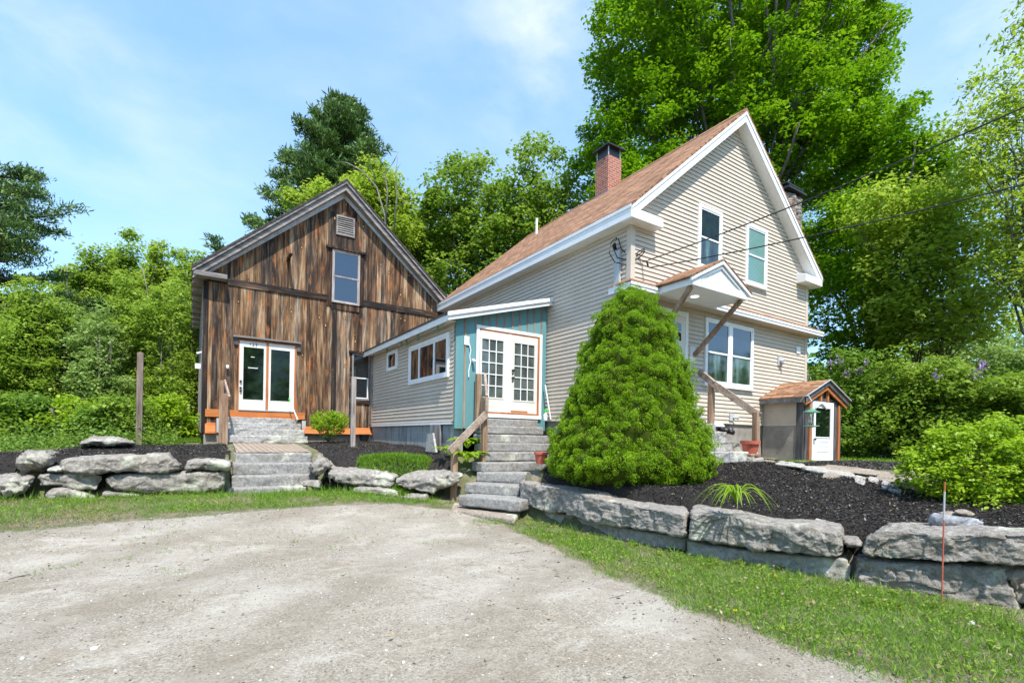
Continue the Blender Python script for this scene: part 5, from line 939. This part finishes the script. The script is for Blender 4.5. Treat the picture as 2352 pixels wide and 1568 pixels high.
pine('pine_tree','big spreading pine at the far left edge of the picture',p,(985-372)*24/1131+1.5-p.z,lambda t,a: 4.3*min(1,(1-t)*2.2+.28)*(1 if t>.25 else .8),.3,.3,13,30,.24,up=.12)

# left wood : prototypes then copies
WG='slim trees of the left wood'
def wlab(i): return ['slim wood tree with pale trunk','leafy wood tree'][i%2]
spots=[(30,200,12.2,'tall slim tree just right of the left pine'),(33,245,12.6,'slim tree with the highest tip right of the left pine'),(31,285,12.9,'twin tipped slim tree left of the thin post'),(34,325,12.4,'slim tree directly above the thin free standing post'),(31,365,12.2,'rounded slim tree right of the thin free standing post'),(33,400,12.4,'slim tree second from the barn eave'),(30,440,12.0,'slim tree nearest to the barn eave'),(37,265,13.6,'distant slim tree behind the twin tipped one'),(37,345,13.6,'distant slim tree behind the post and rounded tree'),(37,420,13.2,'distant slim tree glimpsed beside the barn eave'),(32,150,11,'slim tree half covered by the branches of the left pine'),(33,90,10.5,'slim tree behind the lower branches of the left pine'),(32,20,10,'slim tree at the left edge below the big pine'),(38,180,11.5,'distant slim tree right of the left pine trunk')]
protos=[]
for i,(d,x,h,lb) in enumerate(spots):
    p=P2(d,x)
    if i<3:
        random.seed(100+i); bl=[(0,0,h*.62,1.2,1.2,h*.30),(.9,.3,h*.40,1.1,1.1,h*.2),(-.9,.2,h*.33,1.2,1.1,h*.2),(.1,0,h*.88,.55,.55,h*.13),(-.6,.3,h*.74,.7,.7,h*.12),(.6,-.4,h*.7,.7,.7,h*.13)]
        T=broadleaf('wood_tree','slim green tree of the left wood, '+lb,'tree',p,h,bl,330,55,.19,.36,('sapling_leaf','airy_leaf','sapling_leaf')[i],.12,WG,nl=22,trunks=2,shell=.6,bark='dead_bark'); protos.append((T,h)); T['label']=lb
    else:
        T,h0=protos[i%3]; copy_tree(T,p,random.uniform(0,6),(1.0,1.0,h/h0),lb)
# shrubs in front of the wood
SG='light shrubs along the left wood'
sh_spots=[(20,60,6.6,1.9,'sapling_leaf','pale green shrub at the left edge in front of the wood'),(21,150,5.6,1.8,'pale_leaf','silvery green shrub below the left pine'),(20,230,5.2,1.6,'pale_leaf','tall whitish shrub between the pine and the thin post'),(22,300,6.8,1.7,'sapling_leaf','tall loose shrub just left of the thin free standing post'),(19,-20,4.4,1.8,'sapling_leaf','light green shrub at the very left edge'),(21,380,6.4,1.4,'sapling_leaf','mid green shrub right of the thin free standing post'),(14.9,150,1.4,1.2,'lime_leaf','small lime green bush behind the humped boulder'),(16.4,390,1.5,1.1,'lime_leaf','lime green bush beside the left corner of the barn'),(14.6,75,1.4,1.3,'dark_leaf','low dark bush behind the rounded boulder'),(15.3,300,1.5,1.3,'wood_leaf','low bush behind the thin free standing post'),(24,410,7.5,1.5,'sapling_leaf','bright tall bush against the barn side wall'),(15.1,225,1.3,1.2,'dark_leaf','low dark leafy bush between the humped boulder and the wood'),(23,100,6.2,1.9,'wood_leaf','dense tall bush under the left pine'),(14.2,0,1.5,1.3,'wood_leaf','low leafy bush left of the rounded boulder')]
def irr(h,w_,n): 
    o=[]
    for k in range(n):
        a=random.random()*6.283; r=w_*random.uniform(.1,.75); t=random.uniform(.18,.82); s=random.uniform(.28,.5); o.append((r*math.cos(a)*(1.1-t*.6),r*math.sin(a)*(1.1-t*.6),h*t,w_*s,w_*s,h*random.uniform(.14,.24)))
    o.append((0,0,h*.8,w_*.3,w_*.3,h*.2)); return o
for i,(d,x,h,w_,mt,lb) in enumerate(sh_spots):
    p=P2(d,x); bl=irr(h*1.08,w_*1.15,9)
    broadleaf('shrub',lb,'shrub',p,h,bl,max(90,int(42*w_*h)),44,.115,.24,mt,.045,SG,nl=26,trunks=4,shell=.5,bark='dead_bark',twig=True)
# right side: airy tree, young tree, hedge, lilacs
p=P2(15,2420); bl=[blobp(15,a,b_,c,e,p) for a,b_,c,e in ((2330,210,90,90),(2380,330,120,100),(2230,290,60,50),(2340,470,90,80),(2400,560,110,90),(2240,380,60,50),(2380,60,60,60),(2330,640,100,70))]
broadleaf('airy_tree','airy tree with thin yellowish leaves at the right edge of the picture','tree',p,11.5,bl,480,36,.14,.36,'airy_leaf',.12,nl=40,shell=.5,twig=True,droop=.35,asp=.42)
p=P2(18,2140); bl=[blobp(18,a,b_,c,e,p) for a,b_,c,e in ((2150,500,90,90),(2080,600,100,80),(2210,620,110,90),(2120,700,120,70),(2230,450,70,70),(2050,720,70,60),(2260,720,80,50),(2150,770,110,45),(2010,480,60,60))]
broadleaf('young_tree','young light green tree with slender dark forked trunk beyond the lilacs','tree',p,9,bl,560,46,.16,.40,'airy_leaf',.09,nl=26,trunks=2,shell=.6,twig=True)
p=P2(24,2300); bl=[blobp(24,a,b_,c,e,p) for a,b_,c,e in ((2300,810,110,60),(2200,840,110,60),(2390,800,80,60))]
broadleaf('distant_tree','soft grey green tree far behind the lilac hedge','tree',p,5.5,bl,260,50,.16,.4,'pale_leaf',.12,nl=10)
LG='lilac and leaf bushes forming the right hedge'; M['hedge_leaf']=M['wood_leaf']
for i,(d,x,ytop,w_,mt,lb,blm) in enumerate([(15.5,1935,800,95,'dark_leaf','lilac bush with scattered pale flowers right beside the cellar entry',[(1905,835),(1925,828),(1975,850),(1990,836),(1945,856)]),(15,2060,790,110,'hedge_leaf','tall plain green bush in the middle of the right hedge',[]),(14,2180,820,110,'wood_leaf','lilac bush with the largest cluster of purple flowers',[(2255,835),(2262,842),(2248,848),(2235,862),(2150,860)]),(13.5,2310,850,110,'wood_leaf','green bush at the right end of the hedge',[]),(17,2000,840,110,'dark_leaf','deep green bush behind the lilac by the cellar entry',[]),(16.5,2120,850,100,'dark_leaf','deep green bush behind the middle of the hedge',[]),(15.5,2380,800,120,'dark_leaf','dark bush beyond the right picture edge',[])]):
    p=P2(d,x); top=(1015-ytop)*d/1131+1.5-p.z; r=w_*d/1131; bl=irr(top*1.02,r*1.4,10)+[(0,-.2,top*.25,r*1.1,r*.6,top*.25)]
    T=broadleaf('lilac_bush' if blm else 'hedge_bush',lb,'shrub',p,top,bl,330,46,.105,.22,mt,.045,LG,nl=20,trunks=4,shell=.75)
    if blm:
        for x_,y_ in blm:
            c=atd(d-r*.75,x_,y_); P=np.array(c)+RNG.normal(size=(28,3))*[.045,.045,.075]; U,V=leaves(P,.045,.9,.2); quadcloud('flower_cluster',P,U,V,'lilac_bloom',T)
# bright shrub over the right wall
p=P2(6.9,2260); p.z=.62; bl=[blobp(6.9,a,b_,c,e,p) for a,b_,c,e in ((2240,1060,115,80),(2150,1085,80,62),(2330,1040,110,75),(2200,1140,95,55),(2330,1130,110,75),(2120,1050,48,45),(2430,1080,120,95),(2190,1012,55,38),(2300,995,75,38),(2280,1165,90,35),(2400,1160,100,45),(2420,1195,110,35),(2330,1185,60,25),(2095,1075,28,28))]
broadleaf('bright_shrub','broad bright yellow green shrub spilling over the mulch at the right','shrub',p,1.3,bl,900,44,.05,.085,'lime_leaf',.02,nl=50,trunks=6,shell=.6,flat=.7)
# small barn shrub, hostas, lily, grasses
p=atd(15.1,757,1010); p.z=gz(p.x,p.y); bl=[blobp((p-EYE).dot(FW),a,b_,c,e,p) for a,b_,c,e in ((757,978,36,26),(735,968,24,22),(782,966,22,22),(757,955,18,12))]
T=thing('small_shrub',p,'small bright green shrub in front of the barn boards','shrub'); C=clumps_in([(p.x+x,p.y+y,p.z+z,a,b_,c) for x,y,z,a,b_,c in bl],420,.6); P=np.repeat(C,18,0)+RNG.normal(size=(420*18,3))*.035; U,V=leaves(P,.055,.4,.6); quadcloud('foliage',P,U,V,'lime_leaf',T)
b=MB(); 
for k in range(26): c=C[k*9]; b.tube(curve_pts(p,c,(0,0,0),3),.008,4,.003)
b.build('stems','bark',T)
def strappy(name,label,p,n,Ln,wd,mat,spread=1.,bias=(0,0),cat='plant'):
    """arching strap leaves"""
    b=MB()
    for i in range(n):
        a=random.uniform(0,2*math.pi); L_=Ln*random.uniform(.6,1.1); r=spread*random.uniform(.5,1.); dv=Vector((math.cos(a)+bias[0],math.sin(a)+bias[1],0)); dv=dv.normalized(); sd=Vector((-dv.y,dv.x,0)); V=[];k=9
        for j in range(k+1):
            t=j/k; c=p+dv*L_*r*(.08+.85*t)*t**.35+Vector((0,0,L_*(1.35*t-1.35*t*t*(.75+.4*r)))); w_=wd*(1-t**3)*(.6+.4*min(1,t*4)); V+=[c-sd*w_,c-Vector((0,0,w_*.4)),c+sd*w_]
        b.add(V,[(3*j+q,3*j+q+1,3*j+q+4,3*j+q+3) for j in range(k) for q in(0,1)])
    o=b.build(name,mat,smooth=True); me=o.data; 
    return tag(o,label,cat)
p=onp(2,.80,1702,1148); strappy('daylily','strappy arching lily behind the white topped boulder',p+Vector((.05,.1,-.05)),34,.66,.012,'lime_leaf',.95)
p=onv((5.2,10.2),(6.2,10.6),1248,1000); p=Vector((7.75,10.05,1.55)); strappy('ornamental_grass','tuft of narrow grassy leaves between the stairs and the side wall',p,60,.62,.006,'blade',.5)
def hosta(label,p,n,Ln,wd,mat='lime_leaf'):
    b=MB()
    for i in range(n):
        a=i*2.4+random.random(); L_=Ln*random.uniform(.7,1.1); dv=Vector((math.cos(a),math.sin(a),0)); sd=Vector((-dv.y,dv.x,0)); V=[];k=7; r=random.uniform(.5,1)
        for j in range(k+1):
            t=j/k; c=p+dv*L_*r*t+Vector((0,0,L_*(1.1*t-.85*t*t))); s=max(0,(t-.3)/.7); w_=wd*math.sin(math.pi*min(1,s**.8*.97+.03)) if t>.3 else .006; V+=[c-sd*w_+Vector((0,0,w_*.3)),c,c+sd*w_+Vector((0,0,w_*.3))]
        b.add(V,[(3*j+q,3*j+q+1,3*j+q+4,3*j+q+3) for j in range(k) for q in(0,1)])
    return tag(b.build('hosta',mat,smooth=True),label,'plant')
hosta('broad leaved hosta against the teal wall behind the middle handrail post',Vector((5.40,10.2,1.22)),46,.62,.10); hosta('drooping hosta between the two lower handrail posts',atd(10.55,1072,1062),28,.60,.075); hosta('small leafy plant just left of the lower handrail post',atd(10.9,1028,1042),18,.46,.055)
# conical evergreen
p=Vector((6.62,6.30,.80)); T=thing('conical_evergreen',p,'dense bright green cone shaped evergreen beside the granite stairs','evergreen')
prof=[(0,1.22),(.12,1.42),(.35,1.50),(.62,1.44),(.95,1.30),(1.35,1.13),(1.8,1.05),(2.25,.91),(2.7,.73),(3.05,.54),(3.3,.34),(3.46,.08)]
def prad(z): return np.interp(z,[a for a,_ in prof],[b_ for _,b_ in prof])
def lump(P): 
    return np.array([noise.fractal(Vector((q[0]*2.1,q[1]*2.1,q[2]*2.4)),.7,2.1,3)*.13+(noise.voronoi(Vector((q[0]*4.6,q[1]*4.6,q[2]*5.2)))[0][0]-.30)*-.26 for q in P])
nS=3600; zz=RNG.random(nS*4)*3.46; keep=RNG.random(len(zz))<prad(zz)/1.5+.10; zz=zz[keep][:nS]; nS=len(zz); th=RNG.random(nS)*2*np.pi; rr=prad(zz)
D3=np.column_stack([np.cos(th),np.sin(th),np.full(nS,.35)]); D3=unit(D3); C=np.column_stack([p.x+rr*np.cos(th),p.y+rr*np.sin(th),p.z+zz]); C+=D3*(lump(C)[:,None]-.06+RNG.normal(size=(nS,1))*.022)
per=105; PR=.050+.034*RNG.random((nS,1)); K=unit(RNG.normal(size=(nS*per,3))+np.repeat(D3,per,0)*.9+[0,0,.3]); P=np.repeat(C,per,0)+K*np.repeat(PR,per,0)*(.86+.22*RNG.random((nS*per,1))); dn=unit(K*.6+RNG.normal(size=K.shape)*.6); U=dn*.0105; V=unit(np.cross(dn,RNG.normal(size=dn.shape)))*.0052
quadcloud('foliage',P,U,V,'spruce_needle',T,np.repeat(RNG.random(nS),per)*.45+RNG.random(nS*per)*.55)
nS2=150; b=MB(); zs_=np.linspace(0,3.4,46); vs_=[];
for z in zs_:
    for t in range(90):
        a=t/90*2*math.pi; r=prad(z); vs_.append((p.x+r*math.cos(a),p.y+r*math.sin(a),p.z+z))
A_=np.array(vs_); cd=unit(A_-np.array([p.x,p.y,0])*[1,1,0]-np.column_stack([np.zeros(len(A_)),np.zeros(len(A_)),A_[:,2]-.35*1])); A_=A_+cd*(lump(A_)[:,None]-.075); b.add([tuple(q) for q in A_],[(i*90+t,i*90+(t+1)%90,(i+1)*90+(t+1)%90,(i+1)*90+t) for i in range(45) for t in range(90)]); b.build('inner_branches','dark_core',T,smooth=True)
# grass mats on the beds
def blades(P,h,wd,mat,name,parent=None,lean=.35,hv=.35):
    n=len(P); d=unit(RNG.normal(size=(n,3))*[lean,lean,0]+[0,0,1]); hh=h*(1+hv*RNG.normal(size=(n,1))).clip(.3,2); s=unit(np.cross(d,RNG.normal(size=(n,3)))); P=P+d*hh*.5; return quadcloud(name,P,d*hh*.5,s*wd*.5,mat,parent)
def mat_patch(name,label,cx_,cy_,rx,ry,n,h,rot=0.):
    q=RNG.uniform(-1,1,(n*2,2)); q=q[((np.abs(q)**2.6).sum(1)+nz2(q,2.2,17)*.35)<.9][:n]; ca,sa=math.cos(rot),math.sin(rot); X=cx_+q[:,0]*rx*ca-q[:,1]*ry*sa; Y=cy_+q[:,0]*rx*sa+q[:,1]*ry*ca; dome=.13*(1-(q**2).sum(1)*.6)+.05*nz2(q,4.,21)
    P=np.column_stack([X,Y,ground_z(np.column_stack([X,Y]))+dome]); P[:,2]-=RNG.random(len(P))*.03; o=blades(P,h,.012,'blade',name,None,.5); return tag(o,label,'ground cover')
q1=atd(10.25,790,1064); q2=atd(10.0,972,1080); qc=(q1+q2)/2+Vector((.42,.68,0)); ang=math.atan2(q2.y-q1.y,q2.x-q1.x); mat_patch('grass_mat','square bright grassy mat on the mulch behind the flat topped boulder',qc.x,qc.y,(q2-q1).length/2*1.0,.62,17000,.085,ang)
q1=onp(2,1.12,392,1019); q2=onp(2,1.12,480,1019); qc=(q1+q2)/2+Vector((.0,.5,0)); mat_patch('grass_mat','small domed green tuft on the mulch at the barn corner',qc.x,qc.y,(q2-q1).length/2,.45,5000,.08)
# grass strips
def gmask(P,poly,fade=.25,thr=0,seed=4,sc=1.3): 
    d=segdist(P,poly)*np.where(inpoly(P,np.array(poly)),1,-1); return d+nz2(P,sc,seed)*fade
GR=[(5.1,7.4),(5.35,5.4),(5.5,4.2),(5.8,3.2),(6.05,2.4),(6.2,1.6),(6.5,.9),(7.2,-.6),(5.6,-.6),(4.1,.4),(3.75,1.2),(3.6,2.0),(3.65,2.8),(3.9,4.1),(4.2,5.4),(4.4,6.6),(4.35,7.4)]
GL=[(-4.5,10.4),(-2.2,9.1),(-.8,9.2),(.3,9.35),(1.1,9.4),(2.3,9.45),(3.4,9.2),(4.1,8.75),(4.3,9.1),(3.6,9.7),(2.8,10.4),(2.2,10.95),(.5,11.0),(-2.0,11.2),(-3,11.5),(-5,12)]
def grass(name,poly,n,h,seed,keepf,mat='blade',wd=.006):
    pa=np.array(poly); lo=pa.min(0); hi=pa.max(0); Q=lo-.2+RNG.random((n,2))*(hi-lo+.4); 
    # coarse noise lookup keeps this fast
    g=gmask(Q,poly,.28,0,seed); k=keepf(Q,g); Q=Q[k]; P=np.column_stack([Q,ground_z(Q)]); return tag(blades(P,h,wd,mat,name,None,.75,.4),kind='stuff')
den=lambda Q: nz2(Q,.9,13)
grass('grass',GR,120000,.055,4,lambda Q,g:(g>0)&(RNG.random(len(Q))<(.35+g*1.5)*(.75+1.1*den(Q))))
grass('grass',GL,110000,.065,6,lambda Q,g:(g>.02)&(RNG.random(len(Q))<(.5+.5*smooth((Q[:,0]+.6)/1.2))*(.6+1.6*nz2(Q,.8,3))))
grass('dry_grass',GR,26000,.05,8,lambda Q,g:(g>-.12)&(g<.9)&(RNG.random(len(Q))<.5-.8*nz2(Q,1.3,23)),'dry_blade')
grass('dry_grass',GL,36000,.055,9,lambda Q,g:(g>-.12)&(RNG.random(len(Q))<.42-1.0*nz2(Q,.8,3)+.5*smooth((-Q[:,0]-.4)/1)),'dry_blade')
# clover and weeds : small flat leaves
for poly,n,sd in((GR,52000,14),(GL,26000,15)):
    pa=np.array(poly); lo=pa.min(0); hi=pa.max(0); Q=lo+RNG.random((n,2))*(hi-lo); g=gmask(Q,poly,.25,0,sd); Q=Q[(g>.12)&(RNG.random(n)<.45+1.3*nz2(Q,1.1,31))]; P=np.column_stack([Q,ground_z(Q)+.015+RNG.random(len(Q))*.04]); U,V=leaves(P,.021,.85,1.2); tag(quadcloud('clover',P,U,V,'wood_leaf'),kind='stuff')
# weeds at the foot of the stones, sparse tufts in the gravel
Q=np.column_stack([RNG.uniform(-3,5,260),RNG.uniform(6,9.8,260)]); Q=Q[(nz2(Q,1.2,40)>.12)]; P=np.repeat(np.column_stack([Q,ground_z(Q)+.006]),18,0)+RNG.normal(size=(len(Q)*18,3))*[.05,.05,0]; tag(blades(P,.03,.005,'blade','sparse_grass',None,.9),kind='stuff')
Q=scatter([(8.6,6.6),(10.5,5.7),(13.2,6.1),(13.2,6.6),(10.6,6.5)],7000); tag(blades(Q,.05,.006,'blade','grass',None,.7),kind='stuff')
n=34000; P=scatter([(-8,13.6),(-4.2,13.4),(-3.5,14.4),(-2.4,15.3),(-.3,16.2),(-.2,22),(-14,22),(-14,15)],n); P[:,2]+=RNG.random(n)*(.25+.5*np.abs(nz2(P[:,:2],1.3,7))*2); U,V=leaves(P,.07,.6,.8); tag(quadcloud('undergrowth',P,U,V,'dark_leaf'),kind='stuff')
P=scatter([(10.5,5.9),(13.2,6.1),(15.2,6.2),(16,3.5),(13.5,2.2),(11.5,4.2)],9000,.02); a=RNG.normal(size=(9000,3)); a[:,2]*=.35; a=unit(a); b=unit(np.cross(a,RNG.normal(size=(9000,3)))); tag(quadcloud('mulch_chips',P,a*.03,b*.012,'mulch_chip',rnd=RNG.random(9000)),kind='stuff')
Q=scatter([(15.2,6.9),(15.2,4.5),(13.4,3.8),(14.5,2),(20,3),(20,9)],16000); tag(blades(Q,.09,.012,'blade','grass',None,.8),kind='stuff')
def dandelion(px,label,seedhead=False):
    q=onp(2,.0,*px); q.z=gz(q.x,q.y); T=thing('dandelion',q,label,'flower'); b=MB(); b.tube([q,q+Vector((.01,0,.07))],.003,5); b.build('stem','blade',T); P=np.array(q)+[.01,0,.075]+RNG.normal(size=(60,3))*([.008,.008,.008] if seedhead else [.008,.008,.002]); U,V=leaves(P,.012,.4,1.5); quadcloud('head',P,U,V,'paper' if seedhead else 'yellow_petal',T)
dandelion((1781,1338),'yellow dandelion flower under the white topped boulder'); dandelion((1767,1347) if 0 else (1688,1422),'small yellow dandelion nearer the gravel edge'); dandelion((2232,1452),'white dandelion seed head in the right grass',True); dandelion((82,1248),'tiny orange yellow flower in the gravel at the left')
# twigs on the drive
for a,b2,lb in(((1480,1655),(1545,1620),'forked dry twig on the gravel at the bottom of the picture'),((18,1330),(60,1322),'thin dry twig on the gravel at the left')):
    p=onp(2,.012,*a); q=onp(2,.012,*b2); m_=MB(); m_.tube([p,p.lerp(q,.5)+Vector((.01,.02,.01)),q],.004,5); m_.tube([p.lerp(q,.5)+Vector((.01,.02,.01)),p.lerp(q,.7)+Vector((.06,.05,.01))],.003,5); tag(m_.build('twig','bark'),lb,'twig')
for px,lb,mt,s in(((1120,1516),'yellowish loose stone on the gravel right of the middle','granite_brown',.028),((216,1489),'small white pebble on the gravel at the left','paper',.02),((994,1525),'dark grey pebble on the middle of the gravel','dark_base_stone',.018)):
    p=onp(2,.01,*px); m_=rock('loose_stone',[(p+Vector((-s,-s*.5,-.01)),p+Vector((-s,-s*.5,s*.7)),p+Vector((-s,s*.6,s*.7))),(p+Vector((s,-s*.5,-.01)),p+Vector((s,-s*.5,s*.6)),p+Vector((s,s*.6,s*.7)))],mt,lb,'stone',None,n=(6,6,5),rnd=3,amp=.003,seed=5)
# far wood all round
n=1500; th=RNG.uniform(0,2*np.pi,n); r=RNG.uniform(46,75,n); X=r*np.cos(th); Y=r*np.sin(th); hmax=9+3*np.array([noise.noise(Vector((math.cos(t)*4,math.sin(t)*4,0))) for t in th]); Z=RNG.random(n)**.8*hmax+.5
C=np.column_stack([X,Y,Z]); P=np.repeat(C,32,0)+RNG.normal(size=(n*32,3))*[1.6,1.6,1.0]; P[:,2]=np.abs(P[:,2]); U,V=leaves(P,.8,.7,.4); tag(quadcloud('far_wood',P,U,V,'dark_leaf',None,np.repeat(RNG.random(n),32)*.6+RNG.random(n*32)*.4),kind='stuff')
# trees on the far side of the drive, seen in the window glass
proto,h0=protos[0]
for i,(x,y,s) in enumerate([(-6,-16,1.1),(3,-19,1.3),(11,-17,1.2),(-15,-10,1.1)]): copy_tree(proto,(x,y,gz(x,y)),i*1.3,(s*1.6,s*1.6,s),['leafy tree across the drive, %s of the camera'%w_ for w_ in('behind and left','straight behind','behind and right','far left')][i])
# ------------------------------------------------------------------ small litter that ties things to the ground
def octa(name,P,S,mat,rnd=None):
    n=len(P); D=np.array([[1,0,0],[0,1,0],[-1,0,0],[0,-1,0],[0,0,1],[0,0,-1]],float); J=1+.35*RNG.normal(size=(n,6,1)).clip(-1.5,1.5); a=RNG.random(n)*6.283; ca,sa=np.cos(a)[:,None],np.sin(a)[:,None]
    V=D[None]*J*S[:,None,:]; x=V[:,:,0]*ca-V[:,:,1]*sa; y=V[:,:,0]*sa+V[:,:,1]*ca; V=np.stack([x,y,V[:,:,2]],2)+P[:,None,:]
    T_=np.array([[0,1,4],[1,2,4],[2,3,4],[3,0,4],[1,0,5],[2,1,5],[3,2,5],[0,3,5]]); F=(T_[None]+6*np.arange(n)[:,None,None]).reshape(-1)
    me=bpy.data.meshes.new(name); me.vertices.add(6*n); me.vertices.foreach_set('co',V.astype('f').ravel()); me.loops.add(24*n); me.loops.foreach_set('vertex_index',F.astype('i')); me.polygons.add(8*n)
    me.polygons.foreach_set('loop_start',np.arange(0,24*n,3,dtype='i')); me.polygons.foreach_set('loop_total',np.full(8*n,3,'i')); me.update(calc_edges=True)
    at=me.attributes.new('rnd','FLOAT','POINT'); at.data.foreach_set('value',np.repeat(RNG.random(n) if rnd is None else rnd,6).astype('f')); return link(name,me,None,mat)
n=2600; P=scatter([(-6,9.6),(3,9.6),(4.3,8),(3.9,4),(3.8,1.6),(4.1,.6),(1,.6),(-1,2),(-4,5)],n,.006); sz=(.005+.016*RNG.random((n,1))**3); tag(octa('loose_gravel',P,sz*[1,.8,.55],'pebble'),kind='stuff')
n=900; P=scatter([(5.1,7.7),(5.2,5.4),(5.35,4.2),(5.7,2.9),(6.0,1.4),(6.3,.6),(5.6,.6),(5.4,2.6),(5.1,4.2),(4.95,5.6)],n,.0); tag(blades(P,.12,.007,'blade','tall_grass',None,.55),kind='stuff')
n=1500; P=scatter([(-2.6,11.3),(.4,11.05),(.6,11.0),(2.3,11.0),(3.2,10.2),(4.3,9.1),(4.0,9.0),(2.8,10.1),(2.2,10.8),(.5,10.85),(-2.6,11.1)],n,.0); tag(blades(P,.13,.008,'blade','tall_grass',None,.55),kind='stuff')
for pl,n in ((MULCH[2],150),(MULCH[0],50),(MULCH[1],50),(GR,260),([(-2,9),(3.5,9.4),(3.8,5),(2,2),(-1,4)],60)):
    P=scatter(pl,n,.055); U,V=leaves(P,.035,.6,1.6); tag(quadcloud('fallen_leaves',P,U,V,'dry_blade'),kind='stuff')
C=scatter(GR,70,.02); C=C[(C[:,0]>4.6)]; P=np.repeat(C,14,0)+RNG.normal(size=(len(C)*14,3))*[.035,.035,.012]; P[:,2]+=.02; U,V=leaves(P,.06,.4,1.); tag(quadcloud('broadleaf_weeds',P,U,V,'wood_leaf'),kind='stuff')
